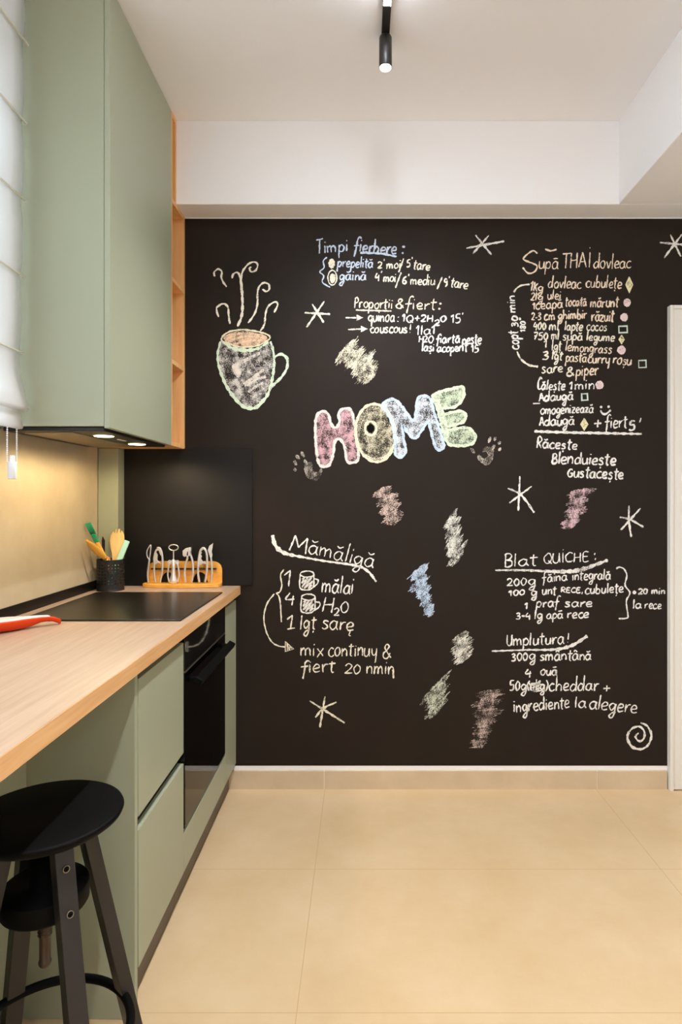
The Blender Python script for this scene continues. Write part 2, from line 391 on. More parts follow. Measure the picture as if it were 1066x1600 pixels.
for z in (.34, .42, .50, .58):
    mb.tube([(-.60, y1-.035, z), (-1.0, y1-.035, z)], .0025, 6); mb.tube([(-.60, y1-.035, z+.02), (-1.0, y1-.035, z+.02)], .0025, 6)
for x in (-.60, -.632, -.99): mb.tube([(x, y1-.037, .34), (x, y1-.037, .60)], .004, 6)
P.add('rack_guide', mb, M['guide'])
mb = MB()
for k in range(9): mb.tube([(-1.0, y0+.07+k*.056, .44), (-.62, y0+.07+k*.056, .44)], .002, 6)
mb.tube([(-.62, y0+.04, .44), (-.62, y1-.04, .44)], .003, 6)
P.add('wire_rack', mb, M['steel'])
# shallow unit under the window ledge
sc_ = thing('shallow_cabinet', 'shallow sage green cabinet back under worktop behind the stool', 'cabinet', (-.99, .95, 0)); P = Part(sc_)
P.add('body', MB().box(XL+.002, -.845, .36, 1.5355, .118, .861), M['green'])
P.add('door', MB().box(-.8445, -.825, .362, .945, .118, .860), M['green'], bevel=.0012)
P.add('door', MB().box(-.8445, -.825, .948, 1.5355, .118, .860), M['green'], bevel=.0012)
P.add('plinth', MB().box(-.885, -.868, .36, 1.5355, .001, .117), M['plinth'])

# ------------------------------------------------------------------ roman blind on the window
bl = thing('roman_blind', 'white fabric roman blind over the left window', 'blind', (-1.06, 1.15, 1.5)); P = Part(bl)
BY0, BY1 = .3, 1.918
ribs = [2.690, 2.447, 2.208, 1.972, 1.736]
prof = []
zz = [2.86] + ribs
for i in range(len(zz)-1):
    for k in range(8):
        t_ = k/8; prof.append((-1.04 + .006*math.sin(PI*t_) - .004*i, zz[i]+(zz[i+1]-zz[i])*t_))
prof += [(-1.056, 1.736), (-1.056, 1.70), (-1.050, 1.66), (-1.040, 1.62), (-1.030, 1.585), (-1.024, 1.565), (-1.026, 1.556), (-1.036, 1.553)]
def sheet(pr):
    mb = MB(); ny = 24
    for x, z in pr:
        for j in range(ny+1): 
            y = BY0+(BY1-BY0)*j/ny
            mb.v.append((x + .0025*math.sin(y*23+z*4), y, z))
    for i in range(len(pr)-1):
        for j in range(ny): mb.face((i*(ny+1)+j, i*(ny+1)+j+1, (i+1)*(ny+1)+j+1, (i+1)*(ny+1)+j), True)
    return mb
P.add('cloth', sheet(prof), M['blind'], solid=.0012)
BYS = BY1; BY1 = BY1-.008
P.add('hem_fold', sheet([(-1.050, 1.60), (-1.046, 1.57), (-1.046, 1.545), (-1.043, 1.525), (-1.036, 1.503), (-1.040, 1.4985), (-1.05, 1.4985)]), M['blind'], solid=.0015)
for i, z in enumerate(ribs): P.add('rib', MB().tube([(-1.034-.004*i, BY0, z), (-1.034-.004*i, BYS+.014, z)], .0035, 8), M['rod'])
P.add('head_rail', MB().box(-1.10, -1.045, BY0, BYS, 2.855, ZC-.001), M['bead'], bevel=.003)
ch = thing('blind_chain', 'white beaded pull chain with white weight hanging below blind', 'blind chain', (-1.045, 1.864, 1.34)); P = Part(ch)
for y in (1.838, 1.889):
    mb = MB(); mb.tube([(-1.045, y, 1.395), (-1.045, y, 1.498)], .0007, 6)
    for k in range(17):
        z = 1.395 + k*.0062
        mb.lathe([(.0008, z-.0025), (.0024, z-.0012), (.0026, z), (.0024, z+.0012), (.0008, z+.0025)], (-1.045, y, 0), 8)
    P.add('bead_chain', mb, M['bead'])
P.add('weight', MB().lathe([(.0105, 1.343), (.0125, 1.345), (.0125, 1.392), (.0115, 1.395), (.0075, 1.3955), (.0075, 1.412), (.006, 1.414)], (-1.045, 1.864, 0), 24), M['bead'])

# ------------------------------------------------------------------ ceiling track, spots, lit modules
TX = .082
tr_ = thing('light_track', 'slim black lighting track fixed along the ceiling', 'light track', (TX, 1.0, ZC-.02)); P = Part(tr_)
P.add('rail', MB().box(TX-.0135, TX+.0135, -1.6, 2.165, ZC-.022, ZC-.0005), M['fixture'], bevel=.001)
def led(yc, length, label):
    m_ = thing('linear_lamp', label, 'lamp', (TX, yc, ZC-.024), 'linear lamps in the ceiling track'); P = Part(m_)
    P.add('housing', MB().box(TX-.0125, TX+.0125, yc-length/2, yc+length/2, ZC-.030, ZC-.0225), M['fixture'])
    P.add('diffuser', MB().box(TX-.0115, TX+.0115, yc-length/2+.006, yc+length/2-.003, ZC-.034, ZC-.0302), M['led'])
led(1.49, .995, 'bright linear lamp in the ceiling track nearest the black wall')
led(-.55, 1.3, 'unseen linear fill lamp added to the track far from the black wall')  # unseen module, added to lift the ceiling and the surfaces facing the camera
def spot(y, label):
    s_ = thing('track_spotlight', label, 'spotlight', (TX, y, ZC-.022), 'spotlights on the ceiling track'); P = Part(s_)
    zb = 2.757
    P.add('body', MB().lathe([(.0205, zb), (.0218, zb+.002), (.0218, ZC-.030), (.019, ZC-.0245), (.013, ZC-.0225)], (TX, y, 0), 40), M['fixture'])
    l = P.add('lens', MB().lathe([(.0198, zb+.0005), (.018, zb-.003), (.010, zb-.006), (.002, zb-.007)], (TX, y, 0), 32), M['lamp_on'])
    ld = bpy.data.lights.new('spot_light', 'SPOT'); ld.energy = SPOT; ld.color = (.96, .97, 1); ld.spot_size = 2.3; ld.spot_blend = 1; ld.shadow_soft_size = .022
    lo = bpy.data.objects.new('spot_light', ld); COL.objects.link(lo); lo.parent = l; lo.location = (0, 0, zb-.012-(ZC-.022))
spot(2.129, 'black cylinder spotlight hanging lit from the ceiling track')
spot(.45, 'unseen black cylinder spotlight added out of view on the track for light')  # second spot is added out of view to light the room

GX, GY, GZ, GR_ = .8, -.6, 2.2, .15  # unseen globe, added to throw fill light on ceiling, drawers and wall
lm = thing('fill_globe', 'white fill-light globe added out of view behind the viewer', 'lamp', (GX, GY, GZ-GR_)); P = Part(lm)
P.add('canopy', MB().lathe([(.055, ZC-.001), (.055, ZC-.02), (.01, ZC-.028)], (GX, GY, 0), 32), M['fixture'])
P.add('cord', MB().tube([(GX, GY, ZC-.02), (GX, GY, GZ+GR_)], .003, 8), M['fixture'])
P.add('globe', MB().lathe([(max(.012, GR_*math.sin(PI*k/24)), GZ-GR_*math.cos(PI*k/24)) for k in range(25)], (GX, GY, 0), 40), M['disc'])
P.add('cap', MB().lathe([(.03, GZ+GR_-.006), (.03, GZ+GR_+.03), (.01, GZ+GR_+.035)], (GX, GY, 0), 24), M['fixture'])

# ------------------------------------------------------------------ bar stool
SX, SY = -.64, 1.26
st = thing('bar_stool', 'black round-seat bar stool with screw post in front of cabinets', 'stool', (SX, SY, 0)); P = Part(st)
P.add('seat', MB().lathe([(.02, .622), (.10, .624), (.137, .630), (.147, .638), (.150, .645), (.148, .6495), (.144, .651), (.05, .6495), (.01, .649)], (SX, SY, 0), 72), M['stool'])
P.add('seat_plate', MB().lathe([(.06, .600), (.07, .604), (.07, .622)], (SX, SY, 0), 40), M['stool'])
P.add('hub', MB().lathe([(.062, .462), (.080, .464), (.083, .469), (.083, .500), (.081, .505), (.03, .507), (.03, .600)], (SX, SY, 0), 48), M['stool'])
pr = [(.0105, .352), (.0110, .40)]
z = .403
while z < .47:
    pr += [(.0125, z), (.0138, z+.0022), (.0098, z+.0044)]; z += .0066
P.add('screw', MB().lathe([(.006, .338), (.0095, .341), (.0122, .346), (.0122, .351)] + pr + [(.0108, .475)], (SX, SY, 0), 24), M['screw'])
for a in (-42, 48, 138, -132):
    a = math.radians(a); d = Vector((math.cos(a), math.sin(a), 0)); tdir = Vector((-math.sin(a), math.cos(a), 0))
    c = Vector((SX, SY, 0)); p_ = lambda r, z: c + d*r + Vector((0, 0, z))
    ring_of = lambda q, nr: MB().tube([q+(Vector((-nr.y, nr.x, 0)).normalized()*math.cos(2*PI*k/20)+nr.cross(Vector((-nr.y, nr.x, 0)).normalized())*math.sin(2*PI*k/20))*.006 for k in range(20)], .0011, 6, closed=True, up=nr)
    lg = P.add('leg', MB().bar(p_(.212, .0), p_(.0785, .605), tdir, .036, .028), M['stool_leg'], bevel=.0015)
    up_ = (p_(.0785, .605)-p_(.212, 0)).normalized(); nrm = (d - up_*d.dot(up_)).normalized()
    for z in (.572, .493):
        q = p_(.0785+(.605-z)*(.1335/.605), z) + nrm*.014
        P.add('bolt', MB().tube([q-nrm*.002, q+nrm*.0025], .0058, 16), M['stool'], parent=lg); P.add('bolt_ring', ring_of(q+nrm*.0022, nrm), M['steel'], parent=lg)
ring = [(SX+.163*math.cos(2*PI*k/64), SY+.163*math.sin(2*PI*k/64), .19) for k in range(64)]
P.add('foot_ring', MB().tube(ring, .0095, 12, closed=True, up=(0, 0, 1)), M['stool'])

# ------------------------------------------------------------------ spoon rest
srx = thing('spoon_rest', 'orange silicone spoon rest with white top on the worktop before the hob', 'spoon rest', (-.94, 1.9, .9)); P = Part(srx)
ax = Vector((-.70, -.71, 0)); sd = Vector((.71, -.70, 0)); O = Vector((-.9255, 1.917, 0))
S = [(0, .004, .9015, .911), (.004, .009, .9005, .917), (.016, .012, .9075, .9225), (.035, .013, .9145, .9275), (.06, .015, .9125, .930), (.085, .020, .9055, .931), (.11, .027, .901, .932), (.14, .037, .9005, .933), (.18, .043, .9005, .934), (.215, .040, .901, .934), (.238, .028, .904, .933), (.248, .010, .912, .931)]
mb = MB(); ml = MB(); n = 16
for s_, w_, zb, zt in S:
    for k in range(n):
        a = PI + PI*k/(n-1)
        mb.v.append(tuple(O + ax*s_ + sd*(w_*math.copysign(abs(math.cos(a))**.6, math.cos(a))) + Vector((0, 0, zt+(zt-zb)*max(-1, math.sin(a))))))
for i in range(len(S)-1):
    for k in range(n): mb.face((i*n+k, i*n+(k+1)%n, (i+1)*n+(k+1)%n, (i+1)*n+k), k < n-1)
mb.face(range(n)); mb.face([(len(S)-1)*n+k for k in range(n)])
P.add('base', mb, M['orange'])
L_ = [q for q in S if q[0] >= .02]
for s_, w_, zb, zt in L_:
    for u, dz in ((-1, .0), (-.92, .0025), (0, .0032), (.92, .0025), (1, .0)): ml.v.append(tuple(O + ax*s_ + sd*(u*(w_-.0025)) + Vector((0, 0, zt+.0003+dz))))
for i in range(len(L_)-1):
    for k in range(4): ml.face((i*5+k, i*5+k+1, (i+1)*5+k+1, (i+1)*5+k), True)
P.add('lining', ml, M['lining'])

# ------------------------------------------------------------------ perforated utensil pot
UX, UY, UR = -1.058, 2.628, .0545
cup = thing('utensil_pot', 'black perforated metal pot holding kitchen utensils', 'pot', (UX, UY, .9)); P = Part(cup)
mb = MB(); nc, nr = 26, 7; z0, z1 = .925, 1.015
def cp(u, z): a = 2*PI*u/nc; return (UX+UR*math.cos(a), UY+UR*math.sin(a), z)
for c in range(nc):
    for r in range(nr):
        za, zb = z0+(z1-z0)*r/nr, z0+(z1-z0)*(r+1)/nr; zc = (za+zb)/2; b = len(mb.v)
        outer = [(0, 0), (.5, 0), (1, 0), (1, .5), (1, 1), (.5, 1), (0, 1), (0, .5)]
        for u, v_ in outer: mb.v.append(cp(c+u, za+(zb-za)*v_))
        for k in range(8):
            a = -3*PI/4 + k*PI/4; mb.v.append(cp(c+.5+.22*math.cos(a), zc+(zb-za)*.22*math.sin(a)))
        for k in range(8): mb.face((b+k, b+(k+1)%8, b+8+(k+1)%8, b+8+k))
for c in range(nc):
    for za, zb in ((.9055, z0), (z1, 1.029)):
        b = len(mb.v); mb.v += [cp(c, za), cp(c+1, za), cp(c+1, zb), cp(c, zb)]; mb.face((b, b+1, b+2, b+3))
P.add('wall', mb, M['black_plastic'], solid=.0012)
P.add('base', MB().lathe([(UR-.001, .9005), (UR+.001, .9015), (UR+.001, .906), (UR-.002, .9065)], (UX, UY, 0), 52), M['black_plastic'])
P.add('rim', MB().tube([(UX+UR*math.cos(2*PI*k/52), UY+UR*math.sin(2*PI*k/52), 1.029) for k in range(52)], .0018, 8, closed=True, up=(0, 0, 1)), M['black_plastic'])
def blade(poly, cy, tilt=0, th=.005):
    """outline (x,z) as a solid slab at depth cy, leaning by tilt in y per m of height above the rim"""
    mb = MB(); b = 0; n = len(poly)
    for s_ in (-1, 1): mb.v += [(x, cy+tilt*(z-1.03)+s_*th/2, z) for x, z in poly]
    mb.face(range(n)); mb.face([n+i for i in range(n)][::-1])
    for i in range(n): mb.face((i, n+i, n+(i+1)%n, (i+1)%n))
    return mb
# green pastry brush
r_ = thing('pastry_brush', 'wooden pastry brush with green silicone bristles leaning in pot', 'brush', (-1.08, 2.60, .91)); P = Part(r_)
a0, a1, a2 = Vector((-1.028, 2.656, .915)), Vector((-1.098, 2.585, 1.108)), Vector((-1.1175, 2.545, 1.186))
P.add('handle', MB().tube([a0, a0.lerp(a1, .5), a1], [.005, .0065, .008], 12, flat=.7), M['wood_mid'])
hdv = (a2-a1).normalized(); wv = Vector((1, 0, .25)); wv = (wv-hdv*wv.dot(hdv)).normalized()
P.add('ferrule', MB().bar(a1-hdv*.004, a1+hdv*.038, wv, .020, .012), M['green_sil'], bevel=.004, seg=3)
mb = MB()
for i in range(6):
    for j in (-1, 1):
        off = wv*((i-2.5)*.0036); mb.tube([a1+hdv*.034+off+Vector((0, j*.003, 0)), a2+off*1.15+Vector((0, j*.003, 0))], .0016, 6)
P.add('bristles', mb, M['green_sil'])
# left wooden spoon, bowl up
r_ = thing('wooden_spoon', 'honey wood spoon with bowl leaning left out of pot', 'spoon', (-1.08, 2.58, .91)); P = Part(r_)
b0, b1, b2 = Vector((-1.022, 2.628, .915)), Vector((-1.060, 2.585, 1.035)), Vector((-1.108, 2.510, 1.118))
P.add('handle', MB().tube([b0, b1], [.005, .006], 10), M['wood_mid'])
dv = b2-b1; mb = MB(); ns = 14
dn = dv.normalized(); sidev = Vector((.62, -.1, .62)); sidev = (sidev-dn*sidev.dot(dn)).normalized(); nv = dn.cross(sidev)
for i in range(ns+1):
    t_ = i/ns; wd = .0165*math.sin(PI*min(1, (t_*.93+.07)))**.6 if i < ns else .0015; wd = max(wd, .005)
    for k in range(12):
        a = 2*PI*k/12; q = sidev*(wd*math.cos(a)) + nv*(.0065*math.sin(a) - (.004*(1-math.cos(a)**2) if math.sin(a) > 0 else 0)*math.sin(PI*t_)*1.4)
        mb.v.append(tuple(b1+dv*t_+q))
for i in range(ns):
    for k in range(12): mb.face((i*12+k, i*12+(k+1)%12, (i+1)*12+(k+1)%12, (i+1)*12+k), True)
mb.face(range(12)); mb.face([ns*12+k for k in range(12)])
P.add('bowl', mb, M['wood_mid'])
# slotted wooden fork
UQ = lambda px, py, Y: ((px-CX)*Y/F, H-(py-CY)*Y/F)
q = lambda x, y: UQ(120+.0938*x, 800+.0938*y, 2.655)
out = [q(592, 800), q(585, 690), q(555, 590), q(538, 480), q(548, 400), q(575, 345), q(604, 318), q(606, 350), q(618, 352), q(628, 300), q(640, 282), q(652, 286), q(654, 348), q(664, 350), q(676, 290), q(690, 276), q(704, 286), q(706, 348), q(718, 350), q(728, 306), q(752, 335), q(775, 390), q(782, 460), q(762, 560), q(715, 660), q(680, 740), q(668, 800)]
r_ = thing('wooden_fork', 'pale wooden salad fork with four tines standing in pot', 'utensil', (-1.05, 2.64, .91)); P = Part(r_)
P.add('head', blade(out, 2.655, 0.1, .005), M['wood_light'], bevel=.0012)
P.add('handle', MB().tube([(q(630, 795)[0], 2.655, q(630, 795)[1]), (-1.062, 2.668, .912)], [.0095, .006], 10, flat=.5), M['wood_light'])
# brown spoon low in the pot
r_ = thing('wooden_spoon', 'brown wooden spoon sitting low behind the pot rim', 'spoon', (-1.06, 2.61, .91)); P = Part(r_)
P.add('bowl', MB().lathe([(.002, -.021), (.012, -.016), (.0165, -.004), (.0155, .007), (.009, .016), (.002, .019)], (-1.066, 2.608, 1.026), 20, sy=.45), M['wood_dark'])
P.add('handle', MB().tube([(-1.066, 2.608, 1.012), (-1.045, 2.645, .912)], [.006, .005], 8), M['wood_dark'])
# mint spatula handle
m0, m1 = Vector((-1.058, 2.604, .915)), Vector((-.9925, 2.640, 1.1075))
tag(MB().bar(m0-m1, Vector((0, 0, 0)), (1, 0, -.35), .0235, .011).build('spatula', M['mint'], None, m1, bevel=.003), 'mint green flat spatula handle leaning right in pot', 'utensil')
q = lambda x, y: UQ(120+.0938*x, 800+.0938*y, 2.652)
out = [q(430, 800), q(425, 650), q(414, 480), q(424, 404), q(440, 420), q(468, 475), q(470, 620), q(462, 800)]
r_ = thing('black_spatula', 'slim black pointed utensil standing behind the pot', 'utensil', (-1.1, 2.66, .91)); P = Part(r_)
P.add('blade', blade(out, 2.650, .05, .003), M['black_plastic'], bevel=.0008)
P.add('handle', MB().tube([(q(446, 795)[0], 2.650, q(446, 795)[1]), (-1.088, 2.648, .912)], [.0045, .0045], 8), M['black_plastic'])

# ------------------------------------------------------------------ bamboo stand with six steel tools
TY = 2.712
def T(x, y, Y=TY): px, py = 210+.1407*x, 835+.1407*y; return (px-CX)*TY/F, H-(py-CY)*TY/F
stand = thing('tool_stand', 'bamboo stand holding six steel bar tools on the worktop', 'stand', (-.785, 2.71, .9)); P = Part(stand)
xa, xb = T(85, 0)[0], T(955, 0)[0]; xm = (xa+xb)/2; hw = (xb-xa)/2
poly = [(xb, 2.752), (xa, 2.752)] + [(xm-hw*math.cos(PI*k/24), 2.724-.048*math.sin(PI*k/24)**.8) for k in range(25)]
mb = MB(); n = len(poly)
mb.v = [(x, y, .9005) for x, y in poly] + [(x, y, .9165) for x, y in poly]
mb.face(range(n)); mb.face([n+i for i in range(n)])
for i in range(n): mb.face((i, (i+1)%n, n+(i+1)%n, n+i))
P.add('base', mb, M['bamboo'], bevel=.002)
xc0, xc1 = T(118, 0)[0], T(955, 0)[0]; ztop = T(0, 296)[1]-.004; zlow = T(0, 400)[1]
def prof_top(x):
    u = abs((x-(xc0+xc1)/2)/((xc1-xc0)/2)); return ztop if u < .72 else ztop-(ztop-zlow)*(1-math.sqrt(max(0, 1-((u-.72)/.28)**2)))*.95
xs = [xc0+(xc1-xc0)*k/60 for k in range(61)]
def arch(x):
    for c_, hw_ in ((T(350, 0)[0], .026*1.25), (T(710, 0)[0], .026*1.25)):
        if abs(x-c_) < hw_: return .9165+.046*math.sqrt(1-((x-c_)/hw_)**2)
    return .9165
mb = MB()
for x in xs:
    for yy in (2.741, 2.752): mb.v += [(x, yy, arch(x)), (x, yy, prof_top(x))]
for i in range(60):
    b = i*4; c = b+4
    for q_ in ((b, c, c+1, b+1), (b+2, b+3, c+3, c+2), (b+1, c+1, c+3, b+3), (b, b+2, c+2, c)): mb.face(q_)
mb.face((0, 1, 3, 2)); mb.face((240, 242, 243, 241))
P.add('back_board', mb, M['bamboo'])
zs = T(0, 388)[1]
P.add('rack_bar', MB().box(T(170, 0)[0], T(900, 0)[0], 2.728, 2.741, zs-.003, zs+.003), M['black_plastic'], bevel=.001)
def tpath(pts, Y=TY, closed=False): return [(v.x, Y, v.y) for v in catmull([T(*p) for p in pts], .004, closed)]
def tool(name, label, cat, x, group='steel tools in the bamboo stand'): return Part(thing(name, label, cat, (T(x, 0)[0], TY, .9165), group))
P = tool('peeler', 'steel peeler with looped blade, leftmost tool in bamboo stand', 'peeler', 155)
P.add('handle', MB().tube(tpath([(155, 533), (148, 430), (165, 300), (166, 275)]), 0.0041, 10), M['chrome'])
P.add('blade_frame', MB().tube(tpath([(166, 285), (142, 240), (142, 180), (182, 118), (178, 200), (168, 275)]), 0.0026, 8), M['chrome'])
P = tool('bottle_opener', 'steel bottle opener with jagged jaw next to the peeler', 'opener', 260)
P.add('handle', MB().tube(tpath([(236, 533), (220, 420), (222, 320), (218, 270), (232, 205), (250, 165)]), 0.0041, 10), M['chrome'])
P.add('handle', MB().tube(tpath([(284, 533), (308, 420), (314, 290), (304, 200), (280, 152), (252, 152)]), 0.0047, 10), M['chrome'])
P.add('jaw', MB().prism([T(*p) for p in ((222, 250), (245, 200), (262, 230), (256, 285), (296, 322), (262, 318), (240, 330), (224, 340))], TY-.003, TY+.003), M['chrome'], bevel=.001)
P.add('jaw', MB().prism([T(*p) for p in ((250, 150), (285, 150), (302, 200), (305, 250), (288, 222), (272, 178), (256, 180))], TY-.004, TY+.004), M['chrome'], bevel=.001)
P = tool('corkscrew', 'steel winged corkscrew with ring handle in bamboo stand', 'corkscrew', 435)
P.add('ring_handle', MB().tube([(x, TY, z) for x, z in [T(435+52*math.cos(2*PI*k/36), 146+32*math.sin(2*PI*k/36)) for k in range(36)]], .0026, 8, closed=True), M['chrome'])
xk = T(435, 0)[0]; za, zb = T(0, 276)[1], T(0, 178)[1]
pr = []; k = 0
while za+k*.0038 < zb: pr += [(.0022, za+k*.0038), (.0034, za+k*.0038+.0019)]; k += 1
P.add('threaded_shaft', MB().lathe(pr, (xk, TY, 0), 14), M['chrome'])
P.add('bell', MB().lathe([(.0185, .917), (.0165, .93), (.0105, .955), (.008, .985), (.0085, za-.004), (.005, za)], (xk, TY, 0), 28), M['chrome'])
for s_ in (-1, 1):
    gx, gz = T(435+s_*42, 308); 
    w_ = P.add('wing', MB().tube([(v.x, TY-.001, v.y) for v in catmull([T(435+s_*42, 310), T(435+s_*58, 390), T(435+s_*62, 460), T(435+s_*46, 532)], .004)], [.0042]*1 and .0036, 8), M['chrome'])
    P.add('gear', MB().lathe([(.009, TY-.0035), (.0095, TY-.002), (.0095, TY+.002), (.009, TY+.0035)], (gx, 0, gz), 18, axis='y'), M['chrome'], parent=w_)
P = tool('garlic_press', 'steel garlic press with square chamber in bamboo stand', 'garlic press', 600)
P.add('handle', MB().tube(tpath([(572, 533), (558, 430), (572, 330), (590, 265), (588, 235)]), 0.0047, 10), M['chrome'])
P.add('handle', MB().tube(tpath([(636, 533), (652, 420), (646, 300), (622, 215), (612, 160)]), 0.0050, 10), M['chrome'])
P.add('chamber', MB().prism([T(*p) for p in ((542, 180), (575, 152), (632, 140), (636, 165), (626, 235), (604, 240), (600, 190), (592, 190), (588, 240), (560, 248), (543, 232))], TY-.010, TY+.010), M['chrome'], bevel=.002)
P = tool('nutcracker', 'steel nutcracker with toothed jaws in bamboo stand', 'nutcracker', 760)
P.add('handle', MB().tube(tpath([(722, 530), (708, 430), (712, 320), (722, 230), (740, 170), (765, 148)]), 0.0050, 10), M['chrome'])
P.add('handle', MB().tube(tpath([(784, 530), (802, 430), (808, 310), (804, 220), (788, 168), (765, 148)]), 0.0050, 10), M['chrome'])
P.add('jaw', MB().prism([T(*p) for p in ((724, 230), (740, 190), (750, 205), (738, 225), (752, 240), (742, 270), (765, 305), (790, 300), (800, 330), (765, 322), (735, 345), (716, 330))], TY-.003, TY+.003), M['chrome'], bevel=.0008)
P.add('jaw', MB().prism([T(*p) for p in ((804, 235), (790, 185), (765, 165), (748, 182), (745, 165), (765, 145), (790, 160), (808, 210))], TY-.004, TY+.004), M['chrome'], bevel=.0008)
P = tool('cheese_knife', 'steel cheese knife with leaf blade, rightmost tool in bamboo stand', 'knife', 850)
P.add('handle', MB().tube(tpath([(850, 533), (862, 420), (856, 300), (850, 245)]), 0.0043, 10), M['chrome'])
P.add('blade', MB().prism([T(*p) for p in ((843, 262), (828, 215), (816, 175), (832, 128), (876, 96), (868, 150), (860, 190), (868, 225), (862, 262))], TY-.0015, TY+.0015), M['chrome'], bevel=.0006)

# ------------------------------------------------------------------ chalk on the black wall
def W(px, py): return (px-CX)*YW/F, H-(py-CY)*YW/F          # point of the wall surface
G = {}
def g(ch, adv, *st): G[ch] = (adv, st)
g('a', .72, [(.56,.82),(.34,1),(.1,.72),(.06,.28),(.26,0),(.48,.25),(.56,.9)], [(.57,1),(.55,.3),(.68,0)])
g('b', .7, [(.12,1.95),(.1,.05)], [(.1,.55),(.34,.95),(.58,.6),(.44,.05),(.1,.08)])
g('c', .64, [(.56,.85),(.34,1),(.08,.6),(.16,.1),(.4,0),(.6,.2)])
g('d', .74, [(.52,.8),(.3,.95),(.06,.5),(.2,.02),(.46,.2),(.56,.7)], [(.62,1.95),(.58,0)])
g('e', .64, [(.08,.45),(.5,.6),(.48,.92),(.26,1),(.06,.55),(.2,.05),(.58,.15)])
g('f', .6, [(.68,1.8),(.52,2),(.34,1.6),(.28,.6),(.18,-.75)], [(0,.82),(.58,.92)])
g('g', .7, [(.54,.8),(.3,1),(.06,.6),(.24,.1),(.48,.4),(.56,.95)], [(.56,.95),(.54,-.3),(.36,-1),(.12,-.8),(.28,-.35),(.64,-.1)])
g('h', .7, [(.12,1.95),(.1,0)], [(.1,.5),(.34,.95),(.54,.7),(.56,0)])
g('i', .32, [(.12,1),(.12,0)], [(.14,1.4),(.15,1.58)])
g('j', .4, [(.22,1),(.2,-.5),(.02,-.9)], [(.24,1.4),(.25,1.55)])
g('k', .62, [(.12,1.95),(.1,0)], [(.5,.95),(.14,.45)], [(.2,.5),(.54,0)])
g('l', .32, [(.14,1.95),(.11,0)])
g('m', .98, [(.06,1),(.08,0)], [(.08,.6),(.28,.95),(.4,.7),(.42,0)], [(.42,.6),(.62,.95),(.76,.7),(.8,0)])
g('n', .68, [(.08,1),(.1,0)], [(.1,.55),(.34,.95),(.52,.7),(.54,0)])
g('o', .7, [(.34,1),(.08,.6),(.18,.08),(.42,0),(.6,.45),(.5,.92),(.3,1)])
g('p', .68, [(.12,1),(.07,-1)], [(.1,.6),(.34,1),(.58,.6),(.4,.05),(.12,.15)])
g('q', .68, [(.52,.9),(.28,1),(.06,.55),(.28,.05),(.5,.4)], [(.56,1),(.52,-1)])
g('r', .56, [(.1,1),(.12,0)], [(.12,.5),(.3,.92),(.52,.95)])
g('s', .6, [(.5,.85),(.28,1),(.12,.75),(.36,.5),(.46,.2),(.24,0),(.05,.15)])
g('t', .54, [(.27,1.7),(.24,.1),(.42,0)], [(.02,1.12),(.54,1.18)])
g('u', .68, [(.08,1),(.1,.2),(.3,0),(.5,.3),(.54,.95)], [(.54,1),(.58,0)])
g('v', .64, [(.06,1),(.28,0)], [(.28,0),(.54,1.02)])
g('x', .64, [(.06,1),(.54,0)], [(.54,1),(.04,-.2)])
g('y', .68, [(.08,1),(.14,.3),(.36,.1),(.54,.5)], [(.56,1),(.52,-.6),(.44,-1)])
g('z', .66, [(.06,.95),(.54,1)], [(.54,1),(.08,.02)], [(.08,.02),(.6,.05)], [(.12,.5),(.5,.52)])
BRV = [(.12,1.52),(.3,1.36),(.52,1.56)]; MAC = [(.08,1.45),(.56,1.52)]
g('ă', .72, *G['a'][1], BRV); g('ā', .72, *G['a'][1], MAC); g('â', .72, *G['a'][1], [(.14,1.3),(.32,1.6),(.5,1.3)])
g('à', .72, *G['a'][1], [(.2,1.6),(.45,1.4)])
g('ț', .54, *G['t'][1], [(.3,-.3),(.22,-.6)]); g('ș', .6, *G['s'][1], [(.3,-.3),(.22,-.65)]); g('ę', .64, *G['e'][1], [(.36,-.05),(.28,-.6),(.44,-.7)])
g(':', .34, [(.14,.2),(.15,.08)], [(.16,.9),(.17,.76)]); g("'", .26, [(.14,1.95),(.1,1.5)]); g('/', .6, [(.55,1.9),(.02,-.45)])
g('+', .66, [(.08,.55),(.58,.58)], [(.34,1),(.32,.1)]); g(',', .3, [(.14,.15),(.06,-.35)]); g('-', .42, [(.05,.5),(.36,.52)]); g('!', .34, [(.16,1.8),(.14,.6)], [(.14,.2),(.14,.05)])
g('.', .3, [(.12,.1),(.14,.0)]); g(' ', .5); g('(', .4, [(.34,1.8),(.08,.9),(.3,-.2)]); g(')', .4, [(.06,1.8),(.34,.9),(.06,-.3)]); g('°', .4, [(.2,2),(.08,1.8),(.2,1.6),(.32,1.8),(.2,2)])
g('&', .8, [(.74,.1),(.5,.6),(.2,1.4),(.36,1.85),(.54,1.6),(.4,1.1),(.1,.6),(.16,.1),(.44,0),(.66,.7)])
